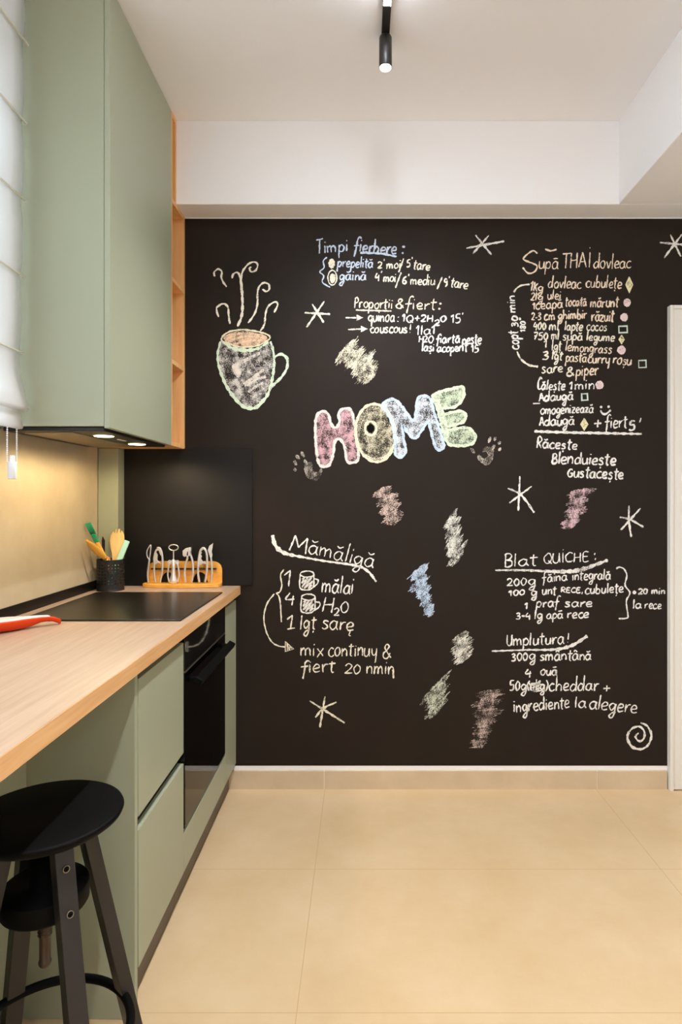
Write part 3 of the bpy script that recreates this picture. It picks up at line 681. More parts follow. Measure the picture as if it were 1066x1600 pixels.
# capitals and figures: height 1 = cap height
CAP = set('STHAIPRCOBQUEMGKDL0123456789İĂN')
g('S', .62, [(.56,.85),(.36,1),(.1,.82),(.2,.58),(.5,.42),(.5,.12),(.24,0),(.04,.12)]); g('T', .62, [(.0,.94),(.62,1)], [(.3,.97),(.26,0)])
g('H', .64, [(.1,1),(.06,0)], [(.54,1),(.52,0)], [(.08,.48),(.54,.54)]); g('A', .66, [(.3,1),(.04,0)], [(.3,1),(.6,0)], [(.12,.35),(.52,.38)])
g('I', .3, [(.14,.98),(.14,0)]); g('İ', .3, [(.14,.98),(.14,0)], [(.12,1.22),(.16,1.3)])
g('P', .6, [(.14,1),(.1,0)], [(.04,.86),(.32,1.02),(.54,.78),(.4,.54),(.13,.48)]); g('R', .64, *G['P'][1], [(.2,.5),(.56,0)])
g('C', .64, [(.58,.86),(.36,1),(.08,.6),(.14,.12),(.38,0),(.6,.14)]); g('O', .74, [(.36,1),(.08,.6),(.18,.06),(.46,0),(.66,.45),(.54,.92),(.32,1)])
g('B', .62, [(.12,1),(.1,0)], [(.04,.92),(.34,1),(.5,.8),(.38,.58),(.14,.52)], [(.14,.52),(.48,.42),(.52,.12),(.26,-.02),(.04,.02)])
g('Q', .74, *G['O'][1], [(.4,.25),(.68,-.08)]); g('U', .66, [(.08,1),(.08,.25),(.28,0),(.5,.2),(.54,1)], [(.54,1),(.58,.02)]); g('E', .56, [(.5,.98),(.12,.96),(.1,.02),(.5,.04)], [(.1,.5),(.42,.53)])
g('M', .84, [(.06,0),(.14,1)], [(.14,1),(.4,.3)], [(.4,.3),(.66,1)], [(.66,1),(.76,0)]); g('G', .68, [(.56,.88),(.34,1),(.08,.55),(.22,.02),(.52,.12),(.56,.45)], [(.3,.45),(.64,.47)])
g('K', .6, [(.1,1),(.1,0)], [(.5,.9),(.14,.4)], [(.2,.5),(.52,0)]); g('D', .66, [(.14,1),(.1,0)], [(.02,.9),(.4,.95),(.58,.5),(.36,.05),(.06,.02)])
g('0', .58, [(.28,1),(.06,.55),(.2,.02),(.42,.2),(.46,.7),(.24,1)]); g('1', .38, [(.02,.68),(.24,1)], [(.24,1),(.2,0)]); g('2', .58, [(.06,.78),(.26,1),(.46,.8),(.36,.45),(.04,.03)], [(.04,.03),(.52,.06)])
g('3', .54, [(.06,.9),(.32,1),(.4,.75),(.18,.55),(.44,.38),(.34,.04),(.04,.06)]); g('4', .58, [(.24,1),(.04,.42),(.5,.46)], [(.42,.75),(.38,-.1)]); g('5', .56, [(.48,1),(.16,.97),(.12,.58),(.4,.56),(.44,.15),(.2,0),(.03,.08)])
g('6', .56, [(.42,.98),(.14,.6),(.08,.2),(.28,0),(.46,.22),(.32,.46),(.1,.3)]); g('7', .56, [(.04,.95),(.48,1)], [(.48,1),(.2,0)], [(.12,.5),(.44,.53)]); g('8', .54, [(.26,.52),(.08,.8),(.26,1),(.42,.8),(.26,.52),(.06,.2),(.26,0),(.44,.22),(.26,.52)])
g('9', .54, [(.44,.85),(.24,1),(.08,.72),(.26,.5),(.44,.75),(.4,.3),(.24,-.1)])

class Chalk:
    """collects chalk marks; depth grows by a hair per mark so that marks never share a plane"""
    lay = 0
    def __init__(s): s.mb = MB(); s.mats = []
    def use(s, m):
        if m not in s.mats: s.mats.append(m)
        s.mb.k = s.mats.index(m)
    def y(s):
        Chalk.lay = (Chalk.lay+1) % 60; return YW-.0004-Chalk.lay*.000012
    def stroke(s, pts, wd, m, closed=False, smooth=True, jit=.25, taper=True):
        s.use(m); y = s.y(); wl = wd if isinstance(wd, (list, tuple)) else None
        C = catmull(pts, 1.3, closed) if smooth else [Vector(p) for p in pts]
        n = len(C)
        if n < 2: return s
        ph = random.random()*50; b = len(s.mb.v)
        for i, p in enumerate(C):
            d = (C[(i+1) % n]-C[i-1]) if closed else (C[min(i+1, n-1)]-C[max(i-1, 0)])
            if d.length < 1e-6: d = Vector((1, 0))
            nr = Vector((-d.y, d.x)).normalized(); t_ = i/(n-1)
            if wl: f_ = t_*(len(wl)-1); k = min(int(f_), len(wl)-2); ww = wl[k]+(wl[k+1]-wl[k])*(f_-k)
            else: ww = wd
            ww *= 1+.22*math.sin(ph+i*.7)+random.uniform(-.16, .16)
            if taper and not closed and (i == 0 or i == n-1): ww *= .55
            c = p+nr*random.uniform(-jit, jit)
            for e in (-1, 1):
                X, Z = W(*(c+nr*(e*ww/2))); s.mb.v.append((X, y, Z))
        for i in range(n if closed else n-1):
            j = (i+1) % n; s.mb.face((b+2*i, b+2*j, b+2*j+1, b+2*i+1))
        return s
    def fill(s, poly, m, rough=.6):
        s.use(m); y = s.y(); C = catmull(poly, 2.5, True); b = len(s.mb.v)
        for p in C:
            X, Z = W(p.x+random.uniform(-rough, rough), p.y+random.uniform(-rough, rough)); s.mb.v.append((X, y, Z))
        s.mb.face(range(b, b+len(C))); return s
    def word(s, txt, x0, y0, x1, y1, xh, m, cap=None, wd=2.4, slant=.06, asc=None, rot=0):
        cap = cap or 1.75*xh; asc = asc or 1.9*xh
        tot = sum(G[c][0] for c in txt); L = math.hypot(x1-x0, y1-y0); sx = L/tot
        ex = Vector((x1-x0, y1-y0))/L; ey = Vector((ex.y, -ex.x)); pen = 0
        for c in txt:
            adv, st = G[c]; jx, jy, js = random.uniform(-.03, .03), random.uniform(-.06, .06)*xh, random.uniform(.94, 1.06)
            for q in st:
                pts = []
                for u, v in q:
                    if c in CAP: h = v*cap
                    else: h = (v*xh if v > 0 else v*.84*xh) if v <= 1 else xh+(v-1)/.95*(asc-xh)
                    h = h*js+jy
                    p = Vector((x0, y0)) + ex*((pen+u+jx)*sx+h*slant) + ey*h
                    pts.append((p.x+random.uniform(-.25, .25), p.y+random.uniform(-.25, .25)))
                s.stroke(pts, wd*.86*random.uniform(.86, 1.14), m)
            pen += adv
        return s
    def done(s, name, label=None, parent=None):
        xs = [v[0] for v in s.mb.v]; zs = [v[2] for v in s.mb.v]; o_ = Vector(((min(xs)+max(xs))/2, YW, (min(zs)+max(zs))/2))
        s.mb.v = [tuple(Vector(v)-o_) for v in s.mb.v]
        par = parent or wall_back; base = Vector(parent.location) if parent else Vector((0, 0, 0))
        o = s.mb.build(name, s.mats, par, tuple(o_-base))
        if label: o['label'] = label
        return o
WH, CR, PK, BLU, PE, GR, GN = (246, 244, 238), (248, 242, 222), (244, 222, 222), (212, 226, 244), (248, 230, 206), (206, 202, 194), (222, 238, 212)
wh = chalk(WH, .95); cr = chalk(CR, .95); bl_ = chalk(BLU, .92); pe = chalk(PE, .93); pk = chalk(PK, .95); gn = chalk(GN, .95); gry = chalk(GR, .6)
ye = chalk((246, 240, 196), .93); mint = chalk((216, 236, 220), .95)
def ell(cx, cy, rx, ry, n=18, rot=0):
    return [(cx+rx*math.cos(2*PI*k/n)*math.cos(rot)-ry*math.sin(2*PI*k/n)*math.sin(rot), cy+rx*math.cos(2*PI*k/n)*math.sin(rot)+ry*math.sin(2*PI*k/n)*math.cos(rot)) for k in range(n)]

# egg boiling times
c = Chalk()
c.word('Timpi', 495, 396, 545, 392, 11, bl_, cap=22, wd=2.6); c.word('fierbere', 552, 393, 620, 398, 11, bl_, wd=2.8, asc=22)
c.stroke([(631, 384), (631, 387.5)], 4.5, bl_); c.stroke([(629.5, 394), (629.5, 397)], 4.5, bl_); c.stroke([(563, 395), (595, 396.5), (620, 401)], 3, bl_)
c.stroke([(511, 402), (505.5, 408), (506.5, 418), (500, 425), (506, 431), (504, 441), (516, 449)], 2, bl_)
c.fill(ell(518.5, 412, 5, 7.5), cr).stroke(ell(519.5, 434, 7, 11.5), 1.8, cr, closed=True).fill(ell(520, 435, 4.5, 7.5), cr)
c.word('prepelită', 527, 417, 583, 419, 9, bl_, wd=2.4); c.word("2'", 589, 420, 602, 419.5, 8, cr, cap=11); c.word('moi', 604, 420, 627, 419, 8, cr)
c.stroke([(631, 404), (623, 425.6)], 2.2, cr); c.word("5'", 635, 417, 645, 417, 8, cr, cap=11); c.word('tare', 645, 420, 672, 423, 8.5, cr)
c.word('găină', 530, 438, 573, 438, 9, bl_); c.word("4'", 586, 438.7, 598, 438, 8, cr, cap=11); c.word('moi', 599, 440, 619, 440.5, 8, cr)
c.stroke([(627, 425.6), (618, 450)], 2.2, cr); c.word("6'", 628, 443.6, 640, 443.6, 8, cr, cap=12); c.word('mediu', 641, 445, 680, 446, 8.5, cr); c.stroke([(691, 433), (683, 452)], 2.2, cr)
c.word("9'", 693, 447, 703, 447, 8, cr, cap=12); c.word('tare', 703, 448, 731, 452, 9, cr)
c.done('chalk_recipe', 'chalk note Timpi fierbere with two egg drawings')
# proportions
c = Chalk()
c.word('Proporții', 553, 481, 614, 482, 9, pe, cap=17, wd=2.2); c.word('&', 618, 481, 632, 482, 8, pe); c.word('fiert', 633, 483, 682, 484, 10, pe, wd=2.2, asc=20)
c.stroke([(688.5, 473), (688.5, 476)], 3.4, pe); c.stroke([(686.5, 481), (686.5, 484)], 3.4, pe); c.stroke([(556, 484.5), (612, 486)], 2.2, pe)
for x0, y0, x1, y1 in ((540, 496.5, 567, 496.5), (544, 515, 574, 514)):
    c.stroke([(x0, y0), (x1-9, y1)], 2, cr); c.fill([(x1-10, y1-5), (x1-9, y1), (x1-10, y1+5), (x1-2, y1+1), (x1+1, y1), (x1-2, y1-1)], cr, .2)
c.word('quinoa', 575, 502.5, 617, 502.5, 9.5, cr); c.word(':', 619, 503, 626, 503, 9, wh, wd=3); c.word('1Q+2H', 628, 503, 677, 503, 9, wh, cap=11); c.word('2', 678, 508.5, 688, 508.5, 7, wh, cap=9); c.word('O', 688, 503, 698, 503, 9, wh, cap=9)
c.word("15'", 705, 505, 725, 504, 8, wh, cap=13)
c.word('couscous', 578, 520, 637, 520, 8.5, cr); c.word('!', 638, 520, 645, 520, 8, cr); c.word('1la1', 650, 523, 681, 522, 8, wh, cap=14, asc=14)
c.word('H2O', 654, 535, 678, 535, 7, wh, cap=10); c.word('fiartă', 681, 536, 719, 536, 8, wh, wd=2.8, asc=14); c.word('peste', 722, 538, 753, 537, 9, wh, wd=2.8, asc=16)
c.word('lași', 659, 549, 679, 549, 8, wh, asc=14, wd=2.6); c.word('acoperit', 683, 550, 731, 549, 8, wh, wd=2.6); c.word("15'", 736, 551, 752, 550, 7, wh, cap=11)
c.done('chalk_recipe', 'chalk note Proportii and fiert with two arrows')
# pumpkin soup
c = Chalk()
c.stroke([(840, 396), (832, 392), (818, 404), (826, 409), (839, 415), (836, 424), (826, 427), (817, 418)], 2.4, pe)
c.word('upā', 841, 419, 873, 420, 11, pe, asc=20, wd=2); c.stroke([(852, 389), (860, 392), (870, 390)], 2.6, pe); c.word('THAİ', 878, 419, 924, 418, 11, pe, cap=23, wd=2.2); c.word('dovleac', 927, 420, 987, 419, 11, pe, wd=2.1, asc=24)
c.word('1Kg', 828, 454, 849, 456, 8, pe, cap=14); c.word('dovleac', 856, 450, 909, 451, 10, pe, asc=19, wd=2.2); c.word('cubulețe', 915, 449, 972, 451, 10, pe, asc=20, wd=2.1)
c.word('2lg', 829, 469, 849, 470, 7, pe, cap=12); c.word('ulei', 855, 468, 877, 468, 8, pe, wd=2.2); c.word('1ceapă', 832, 484, 880, 481, 9, pe, cap=10); c.word('tocată', 883, 478, 917, 478, 8, pe); c.word('mărunt', 922, 480, 967, 480, 9.5, pe, wd=2.6)
c.word('2-3', 830, 500.5, 846, 500, 8, pe, cap=11); c.word('cm', 850, 501, 868, 500, 9, pe); c.word('ghimbir', 872, 499, 918, 498, 8.5, pe, wd=2.6); c.word('răzuit', 924, 502, 960, 502, 10, pe, wd=2.6)
c.word('400', 833, 515.6, 854, 515.6, 9, cr, cap=12); c.word('ml', 858, 516, 874, 516, 9, cr); c.word('lapte', 882, 516, 911, 517, 8, cr); c.word('cocos', 916, 516.7, 949, 517, 8, cr, wd=2.2)
c.word('750', 833, 530, 857, 531, 9, cr, cap=11); c.word('ml', 861, 531, 874, 531, 9, cr); c.word('supă', 879, 531.8, 911, 532, 8, cr); c.word('legume', 916, 532, 961, 534, 8, cr, asc=15)
c.word('1', 849, 543, 856, 543, 8, cr, cap=12); c.word('lgț', 862, 547, 878, 547, 8, cr, asc=16); c.word('lemongrass', 883, 548, 956, 553, 8.5, pe, wd=2.2)
c.word('3', 847, 562, 859, 562, 8, cr, cap=12); c.word('lgt', 862, 562, 879, 563, 8, cr, wd=2.6); c.word('pastā', 883, 565, 917, 566, 9, pe); c.word('curry', 918, 567, 953, 568, 9, pe); c.word('roșu', 957, 568, 987, 571, 9, pe, wd=2.2)
c.word('sare', 846, 583, 880, 582, 9, cr, wd=2.6); c.word('&', 884, 587, 898, 587, 8, cr, wd=2.8); c.word('piper', 900, 587, 936, 586, 10, pe)
c.stroke([(828, 444.5), (815, 446), (807, 451), (803, 457)], 2.4, cr); c.stroke([(808, 549), (814, 561), (826, 570), (841, 573)], [2.2, 3, 3.2], cr)
c.word('copt', 811, 546, 809, 516, 9, wh, wd=2.6); c.word('30', 810, 511, 809, 493, 9, wh, cap=10, wd=2.6); c.word('min', 806, 489, 805, 461, 8, wh, wd=2.6); c.word('180°', 821, 519, 821, 497, 5, wh, cap=8, wd=2.4, asc=9)
for x, y, a, b_ in ((983.5, 445, 5, 12.5), (971.5, 530.5, 4, 7), (913, 663, 5.5, 9.5)):
    c.stroke([(x, y-b_), (x+a, y), (x, y+b_), (x-a, y), (x, y-b_)], 2.2, ye, smooth=False, jit=0); c.fill([(x, y-b_+1), (x+a*.5, y-b_/2), (x+a-1, y), (x+a*.5, y+b_/2), (x, y+b_-1), (x-a*.5, y+b_/2), (x-a+1, y), (x-a*.5, y-b_/2)], chalk((246, 240, 196), .7), .2)
for x, y, r in ((980, 473, 6), (975.5, 496, 6), (971, 547, 6.5), (937, 601.6, 6.3)): c.fill(ell(x, y, r, r*1.08), pk)
for x0, y0, x1, y1 in ((967, 510, 980, 519.5), (998, 563.5, 1009.5, 574), (909, 615.5, 918, 625)): c.stroke([(x0, y0), (x1, y0-.5), (x1+.5, y1), (x0+.5, y1+.5), (x0, y0-1)], 3, mint, smooth=False, jit=.1)
c.word('Călește', 839, 608, 883, 610, 8.5, wh, cap=18, wd=2.6); c.word('1', 889, 609, 896, 609, 8, wh, cap=12); c.word('min', 898, 609, 930, 608, 9, wh, wd=2.4)
c.word('Adaugă', 842, 627, 896, 625, 8.5, wh, cap=14, wd=2.7); c.stroke([(833, 630.7), (844, 630.5)], 4.5, wh, smooth=False)
c.word('Omogenizează', 844, 647, 928, 645, 8.5, wh, cap=9, wd=2.5); c.fill(ell(939.5, 636, 2, 2, 8), wh, .1).fill(ell(951.2, 635.5, 2, 2, 8), wh, .1); c.stroke([(938.6, 641), (941, 645.5), (947, 647), (954.5, 640.5)], 3, wh)
c.word('Adaugă', 842, 665.4, 898, 664, 9, wh, cap=14, wd=2.7); c.word('+', 927, 669, 942, 669, 13, wh, wd=2.8); c.word('fiert', 945, 669, 981, 668, 11, wh, asc=20, wd=2.6); c.word('5', 982, 672, 993, 672, 8, wh, cap=14, wd=3.2); c.stroke([(1002, 653), (999.5, 660)], 2.2, wh)
c.stroke([(835, 674), (900, 676), (1003, 678)], [4, 4, 3], wh)
c.word('Răcește', 838, 700, 902, 703, 9, wh, cap=18, wd=2.8); c.word('Blenduiește', 861, 724, 963, 727, 11, wh, cap=16, wd=3, asc=20); c.word('Gustacește', 886, 745, 975, 749, 10, wh, cap=12, wd=3)
c.done('chalk_recipe', 'chalk recipe Supa Thai dovleac with pink dots and diamonds')
# polenta
c = Chalk()
c.word('M', 450, 859, 480, 866, 13, wh, cap=24, wd=2.6); c.word('ămăligă', 481, 864, 584, 888, 14, wh, wd=2.2, asc=28, slant=.02)
c.stroke([(426, 836), (431, 853), (446, 864.5), (479, 871.5), (510, 877), (540, 881), (563.5, 885.6), (577.6, 895), (588, 909)], [5, 6.5, 4.5, 3, 3, 3, 3.5, 4, 3], wh)
c.stroke([(444, 889.6), (438.5, 898.5), (440.5, 915), (437, 925), (432, 927), (435, 930), (438, 941), (440, 972)], 2, cr)
c.word('1', 443, 917, 459, 917, 14, wh, cap=26); c.word('4', 446, 944, 463, 944, 12, wh, cap=17); c.word('1', 448, 982, 462, 982, 12, cr, cap=20); c.stroke([(449, 983), (461, 981)], 2, cr)
for dx, dy, hx in ((0, 0, 497), (2, 36, 500)):
    c.stroke(ell(480+dx, 897+dy, 10.5, 4.8), 2, wh, closed=True); c.stroke([(469.5+dx, 897+dy), (468.5+dx, 917+dy), (475+dx, 921.5+dy), (484+dx, 921+dy), (490+dx, 915+dy), (490.5+dx, 897+dy)], 2.2, wh)
    c.stroke([(490+dx, 904+dy), (hx, 906+dy), (hx-1, 912+dy), (489+dx, 918+dy)], 2, wh)
    c.stroke([(472+dx, 905+dy), (476+dx, 902+dy), (472+dx, 911+dy), (482+dx, 902+dy), (472+dx, 917+dy), (487+dx, 902+dy), (476+dx, 919+dy), (488+dx, 908+dy), (482+dx, 919+dy), (488+dx, 914+dy)], 2, wh)
c.word('mălai', 502, 925, 553, 928, 14, wh, asc=27); c.word('H', 503, 955, 522, 957, 14, wh, cap=24); c.word('2', 521, 962, 531, 962, 8, wh, cap=12); c.word('O', 531, 957, 545, 957, 12, wh, cap=17)
c.word('lgț', 468, 983, 494, 983, 13, cr, asc=22); c.word('sarę', 502, 983, 554, 986, 13, cr, wd=2.3)
c.word('mix', 469, 1025, 507, 1024, 12, cr, wd=2.1); c.word('continuy', 512, 1025, 590, 1025, 13, cr, asc=20, wd=2.1); c.word('&', 597, 1028, 612, 1028, 12, cr, wd=2.1)
c.word('fiert', 470, 1052, 524, 1050, 13, cr, asc=20, wd=2.4); c.word('20', 537, 1053, 566, 1053, 12, cr, cap=15, wd=2.2); c.word('nmin', 572, 1053, 617, 1053, 12, cr, wd=2.3); c.stroke([(614, 1046), (615, 1060)], 2.4, cr)
c.stroke([(428.7, 927.7), (417, 944), (412.5, 965), (416, 986), (424, 1002), (434.5, 1009), (446, 1011)], 2, cr)
c.stroke([(446, 1002), (459, 1014), (446, 1018), (446, 1002)], 2, cr, smooth=False); c.stroke([(449, 1016), (449, 1006), (452, 1015), (453, 1010), (456, 1014)], 1.8, cr)
c.done('chalk_recipe', 'chalk recipe Mamaliga with two small mugs')
# quiche
c = Chalk()
c.word('Blat', 787, 886, 840, 883, 11, wh, cap=20, asc=20, wd=2.3); c.word('QUİCHE', 848, 880, 921, 877, 9, wh, cap=15, wd=2); c.stroke([(930, 864), (929, 867)], 2.6, wh); c.stroke([(931, 872), (930, 875)], 2.6, wh)
c.stroke([(774, 891), (820, 891), (870, 893), (898, 892), (921, 886), (950, 875)], [2, 3, 3.5, 6, 6, 4], chalk(WH, .7))
c.word('200g', 791, 916, 838, 914, 9, wh, cap=12); c.word('făină', 847, 910, 887, 907, 8, wh, asc=16, wd=2.2); c.word('integrală', 894, 907, 955, 905, 9, wh, asc=16, wd=2.2)
c.word('100', 795, 932, 822, 929, 8, wh, cap=9); c.word('g', 829, 931, 840, 931, 8, wh); c.word('unt', 847, 929, 870, 929, 8, wh); c.word('RECE,', 876, 926, 912, 926, 8, wh, cap=8); c.word('cubulețe', 914, 928, 975, 926, 8.5, wh, asc=16)
c.word('1', 819, 952, 826, 952, 8, wh, cap=10); c.word('praf', 837, 949, 875, 948, 8.5, wh); c.word('sare', 882, 948.5, 927, 948, 8, wh)
c.word('3-4', 805, 967, 830, 967, 8, wh, cap=10); c.word('lg', 834, 967, 849, 967, 8, wh, asc=14); c.word('apā', 854, 967, 880, 966, 8, wh); c.word('rece', 886, 966, 921, 965, 8.5, wh)
c.stroke([(963, 889), (968, 886), (975, 889), (979.6, 899), (977, 914.6), (984.5, 926), (979, 938), (980, 952), (981.6, 963.5), (978, 966), (966.7, 966.6)], 2.2, wh)
c.fill(ell(991.5, 925.6, 3, 3, 8), wh, .1); c.word('20', 997, 928.5, 1013, 928, 8, wh, cap=9); c.word('min', 1018, 928.5, 1040, 928, 6.5, wh); c.word('la', 988, 950.5, 1003, 950.5, 7.5, wh, asc=14); c.word('rece', 1007, 951, 1034, 951, 7.5, wh)
c.word('Umplutura', 791, 1009, 882, 1006, 10.5, wh, cap=17, wd=2.4); c.word('!', 884, 1005, 892, 1005, 9, wh); c.stroke([(768.6, 1017.4), (823, 1015.4), (869, 1014.6), (895, 1008), (918, 993.6)], [2.4, 2.4, 3, 5, 4.5], chalk(WH, .8))
c.word('300g', 798, 1033, 838, 1031, 9, wh, cap=12); c.word('smântână', 843, 1032, 925, 1031, 9.5, wh, wd=2.5); c.word('4', 820, 1058, 831, 1058, 9, wh, cap=13); c.word('ouā', 844, 1055, 871, 1055, 9, wh, wd=2.5)
c.word('50g', 796, 1079, 824, 1078, 10, wh, cap=15, wd=2.5); c.word('(ckg)', 823, 1078, 857, 1078, 9, wh, wd=2.4, asc=16); c.stroke([(826, 1066), (836, 1080), (844, 1064), (832, 1078), (848, 1078), (830, 1068), (850, 1070)], 2.4, wh)
c.word('cheddar', 857, 1080, 936, 1079, 11, wh, asc=23, wd=2.4); c.word('+', 941, 1081, 955, 1081, 11, wh)
c.word('ingrediente', 802, 1113, 891, 1106, 11.5, wh, asc=20, wd=2.4); c.word('la', 897, 1106, 916, 1106, 10, wh, asc=18, wd=2.4); c.word('alegere', 920, 1107, 996, 1114, 12, wh, asc=22, wd=2.5)
c.done('chalk_recipe', 'chalk recipe Blat Quiche and Umplutura')
# spiral
c = Chalk(); c.stroke([(1001, 1129), (1012, 1135), (1018, 1149), (1012, 1165), (1000, 1170.5), (987, 1166), (980.5, 1151.5), (987, 1139), (999, 1135), (1007, 1143), (1006, 1154), (999, 1158), (993, 1151), (998, 1145)], [2.5, 3, 3.5, 3, 3.5, 4, 3.5, 3, 3, 3, 3, 2.5], chalk(WH, .8))
c.done('chalk_spiral')
# stars
for k, lines in enumerate((
    (((729, 388), (750, 384), (788, 377)), ((743, 367.5), (768, 398)), ((764, 368), (739, 396.5))),
    (((476, 488.7), (516, 491)), ((488, 475), (506, 504)), ((507, 470.7), (494, 490), (479, 511.4))),
    (((1031, 379), (1075, 383)), ((1047.7, 366.7), (1064, 401)), ((1066, 366), (1038, 403))),
    (((793.6, 763), (815, 774), (835, 801)), ((812.5, 744), (810, 798.5)), ((831, 759.7), (796, 786))),
    (((968.5, 808), (985, 812), (1005.5, 823.5)), ((983, 790), (983, 815), (986.6, 839)), ((1001, 794), (970, 828.5))),
    (((484, 1095), (539, 1129.5)), ((508, 1088), (500, 1136.5)), ((526, 1097), (505, 1107), (493, 1121))))):
    c = Chalk()
    for q in lines: c.stroke(q, [2, 3.4, 2.6], chalk(CR if k in (1, 5) else WH, .82))
    c.done('chalk_star')
# rubbed chalk patches
def smudge(a, b, w0, w1, rgb, cover, n, lean, label):
    """a patch rubbed with the side of the chalk: runs of close strokes with ragged pointed ends"""
    w0 *= 1.35; w1 *= 1.35; c = Chalk(); A, B = Vector(a), Vector(b); L = (B-A).length; m = chalk(rgb, cover); m2 = chalk(rgb, min(.95, cover+.16))
    d = Vector((math.cos(lean), -math.sin(lean))); k = max(3, round(L/15)); N = int(L/2.6)
    off = [random.uniform(-.16, .16) for _ in range(k+1)]; amp = [random.uniform(.78, 1.12) for _ in range(k+1)]
    for i in range(N):
        t_ = (i+.5)/N; g_ = t_*k; j = min(int(g_), k-1); fr = g_-j
        hw = (w0+(w1-w0)*t_)/2*amp[j]*(.66+.42*math.sin(PI*min(1, fr*1.15+.08)))
        p = A.lerp(B, t_) + d*(off[j]*hw) + Vector((random.uniform(-1, 1), random.uniform(-.8, .8)))
        q = Vector((d.y, -d.x))*random.uniform(-1, 1)
        c.stroke([p-d*hw*random.uniform(.85, 1.08), p-d*hw*.4+q, p+d*hw*.4+q, p+d*hw*random.uniform(.85, 1.1)], [.8, 4.6, 4.6, .8], m, jit=.5)
    for i in range(int(n*.8)):
        t_ = random.random(); p = A.lerp(B, t_); hw = (w0+(w1-w0)*t_)/2
        c.stroke([p-d*hw*random.uniform(.3, .9), p+d*hw*random.uniform(.3, 1)], [.8, 2.2, .8], m2, jit=.4)
    c.done('chalk_patch', label)
smudge((538, 546), (582, 588), 36, 38, (240, 234, 208), .45, 9, .85, 'cream chalk patch above the word HOME')
smudge((598, 762), (619, 816), 30, 26, (226, 204, 192), .43, 9, .45, 'pinkish chalk patch below the word HOME')
smudge((705, 804), (714, 876), 30, 34, (236, 236, 226), .45, 9, .9, 'white chalk patch')
smudge((651, 890), (674, 962), 36, 14, (200, 220, 242), .55, 10, .7, 'blue chalk patch')
smudge((716, 992), (725, 1034), 28, 32, (236, 234, 222), .47, 7, .6, 'white chalk patch')
smudge((684, 1066), (684, 1112), 46, 42, (214, 220, 202), .4, 8, .8, 'greenish chalk patch')
smudge((769, 1078), (746, 1168), 40, 22, (206, 188, 180), .33, 13, .12, 'dusty pink chalk patch')
smudge((912, 764), (886, 826), 38, 20, (230, 200, 206), .42, 10, .15, 'pink chalk patch')
# hand prints
def hand(mir, palm, tips, thumb):
    c = Chalk(); m = chalk((200, 190, 176), .36); m2 = chalk((214, 206, 192), .5); h = lambda x, y: (440+.3377*x, 590+.3377*y)
    x, y = palm; P_ = [h(x-38, y-8), h(x-28, y-34), h(x-4, y-42), h(x+2, y-8), h(x+20, y+6), h(x+44, y-12), h(x+40, y+20), h(x+18, y+44), h(x-22, y+30)] if not mir else [h(x+38, y-24), h(x+24, y-44), h(x-6, y-42), h(x-16, y-20), h(x+2, y-22), h(x+10, y-4), h(x-8, y+8), h(x-34, y-8), h(x-40, y+8), h(x+0, y+42), h(x+30, y+20)]
    c.fill(P_, m, .8)
    for tx, ty, rx, ry, ro in tips: c.fill(ell(*h(tx, ty), rx*.3377, ry*.3377, 12, ro), m2, .4)
    c.done('chalk_handprint', 'grey chalk hand print left of the word HOME' if not mir else 'grey chalk hand print right of the word HOME')
hand(False, (142, 432), [(62, 426, 8, 9, 0), (64, 395, 8, 13, -.6), (75, 368, 8, 13, -.6), (98, 355, 8, 14, -.6), (112, 392, 8, 14, -.5)], None)
hand(True, (945, 365), [(963, 288, 7, 15, .3), (988, 283, 7, 10, .3), (1008, 302, 7, 9, .5), (1010, 332, 6, 9, .6), (980, 322, 7, 13, .5), (884, 338, 7, 15, -.7)], None)
# mug
hz = lambda L: [(300+.1875*x, 360+.1875*y) for x, y in L]
c = Chalk()
c.fill(hz([(250,935),(225,1030),(240,1150),(285,1275),(352,1378),(430,1455),(490,1470),(540,1455),(615,1365),(652,1260),(672,1130),(668,1020),(645,935),(560,990),(480,1010),(400,1005),(320,980)]), chalk((222, 216, 208), .42))
for q in ([(380,1110),(480,1060),(570,1020)], [(370,1130),(450,1085),(540,1035)], [(430,1285),(520,1220),(600,1160)], [(440,1300),(540,1240),(620,1220)], [(470,1350),(550,1290),(600,1270)]): c.stroke(hz(q), 4, chalk((230, 222, 210), .75))
c.fill(hz([(335,1120),(380,1115),(410,1160),(395,1230),(355,1200)]), chalk((236, 226, 212), .75))
for q in ([(420,1080),(400,1130),(440,1190),(420,1260)], [(350,1250),(400,1300),(390,1360)], [(560,1330),(520,1420)]): c.stroke(hz(q), 7, chalk((222, 216, 208), .5))
c.fill(hz([(262,905),(300,865),(400,843),(480,845),(590,868),(632,900),(580,940),(500,965),(400,968),(320,948)]), chalk((240, 204, 172), .66))
for q in ([(290,905),(400,860),(560,870)], [(300,930),(450,880),(600,895)], [(350,950),(480,920),(590,920)]): c.stroke(hz(q), 3, chalk((246, 214, 180), .8))
c.stroke(hz([(245,910),(300,850),(400,829),(480,832),(600,857),(652,893),(600,937),(520,966),(400,972),(310,945)]), 2.6, chalk((236, 232, 196), .9), closed=True)
c.stroke(hz([(250,925),(320,972),(400,995),(480,998),(560,980),(640,928)]), [2, 4.5, 6, 5.5, 4, 2], gn)
c.stroke(hz([(240,925),(215,1030),(230,1150),(280,1280),(350,1390),(430,1468),(490,1482),(545,1468),(630,1370),(665,1260),(685,1130),(680,1020),(655,925)]), [3.2, 3.6, 4.2, 4.6, 5, 5.4, 5, 4.4, 4, 3.6, 3.2], gn)
c.stroke(hz([(688,1055),(745,1032),(793,1070),(790,1150),(740,1230),(655,1305)]), [3.4, 4.4, 3.6, 4, 5], gn)
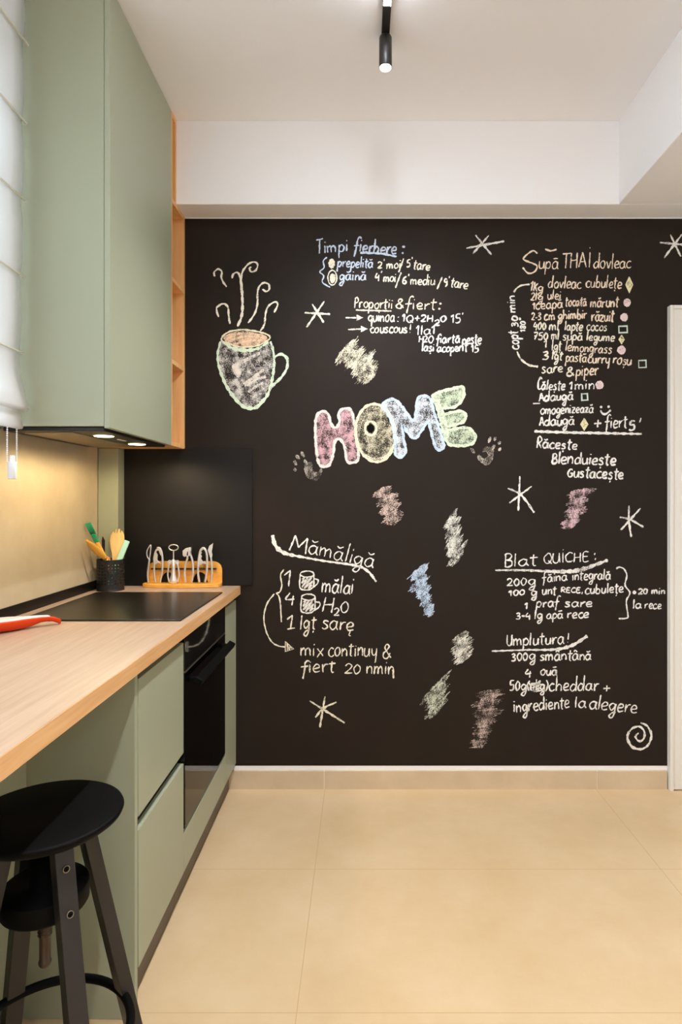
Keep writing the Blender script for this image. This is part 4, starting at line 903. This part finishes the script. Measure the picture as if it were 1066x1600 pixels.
for q, ww in (([(190,385),(185,350),(220,323),(250,345),(245,390),(260,430),(290,470)], 2.6), ([(335,400),(345,365),(380,352),(400,385),(408,440),(412,500)], 2.8), ([(380,800),(410,730),(422,640),(417,500),(410,400),(430,330),(480,275),(530,265),(548,295),(530,335),(495,345),(480,320),(495,303)], [3.4, 4, 3.6, 3.8, 3, 2.6, 2.6, 2.6]),
    ([(468,772),(520,700),(545,620),(547,530),(560,470),(600,437),(640,450),(645,490),(620,510),(588,490)], 2.8), ([(570,838),(605,780),(615,690),(640,630),(695,597),(715,620),(685,685)], 2.6), ([(222,722),(205,660),(220,630),(265,612),(300,640),(308,720),(317,780)], 2.8)):
    c.stroke(hz(q), ww, cr)
c.done('chalk_mug', 'chalk drawing of a steaming mug of coffee')
# HOME
hz = lambda L: [(440+.3377*x, 590+.3377*y) for x, y in L]
c = Chalk(); Hh = hz([(160,190),(185,157),(215,168),(230,215),(250,232),(268,208),(265,165),(290,143),(322,152),(338,215),(350,300),(355,375),(330,393),(303,385),(292,320),(270,285),(247,297),(240,350),(222,402),(190,412),(170,388),(158,290)])
c.fill(Hh, chalk((222, 178, 184), .52)).stroke(Hh, 4.2, chalk((246, 230, 222), .95), closed=True); c.done('chalk_letter', 'pink chalk letter H')
c = Chalk(); Oo = hz(ell(435, 256, 92, 134, 24, -.08))
c.fill(Oo, chalk((214, 206, 178), .42)).stroke(Oo, 4.2, chalk((244, 230, 200), .95), closed=True).stroke(hz(ell(413, 235, 26, 32)), 4, chalk((242, 230, 202), .95), closed=True)
c.stroke(hz([(370,340),(420,375),(480,365),(515,320)]), 3, chalk((242, 230, 202), .7)).stroke(hz([(375,200),(400,150),(450,140)]), 4, chalk((242, 230, 202), .5))
c.fill(hz(ell(413, 235, 17, 22)), chalk((22, 18, 16), .98)); c.done('chalk_letter', 'cream chalk letter O')
c = Chalk(); Mm = hz([(466,135),(485,108),(515,100),(545,118),(575,158),(608,198),(622,165),(628,105),(652,84),(688,98),(706,160),(728,230),(752,312),(735,335),(713,322),(695,262),(678,208),(655,235),(630,272),(610,280),(580,250),(560,222),(565,285),(575,340),(555,367),(528,358),(524,290),(512,215),(490,165)])
c.fill(Mm, chalk((222, 228, 236), .52)).stroke(Mm, 4.2, chalk((204, 222, 244), .95), closed=True); c.done('chalk_letter', 'blue chalk letter M')
c = Chalk(); Ee = hz([(700,88),(735,66),(790,52),(835,43),(845,75),(830,112),(795,138),(747,142),(752,168),(800,158),(838,156),(852,178),(840,205),(775,228),(778,240),(860,232),(896,268),(885,304),(840,315),(785,312),(762,290),(742,225),(722,145)])
c.fill(Ee, chalk((208, 222, 192), .6)).stroke(Ee, 4.6, chalk((220, 234, 206), .95), closed=True); c.stroke(hz([(720,100),(745,180),(770,280)]), 6, chalk((220, 234, 206), .8)); c.done('chalk_letter', 'green chalk letter E')
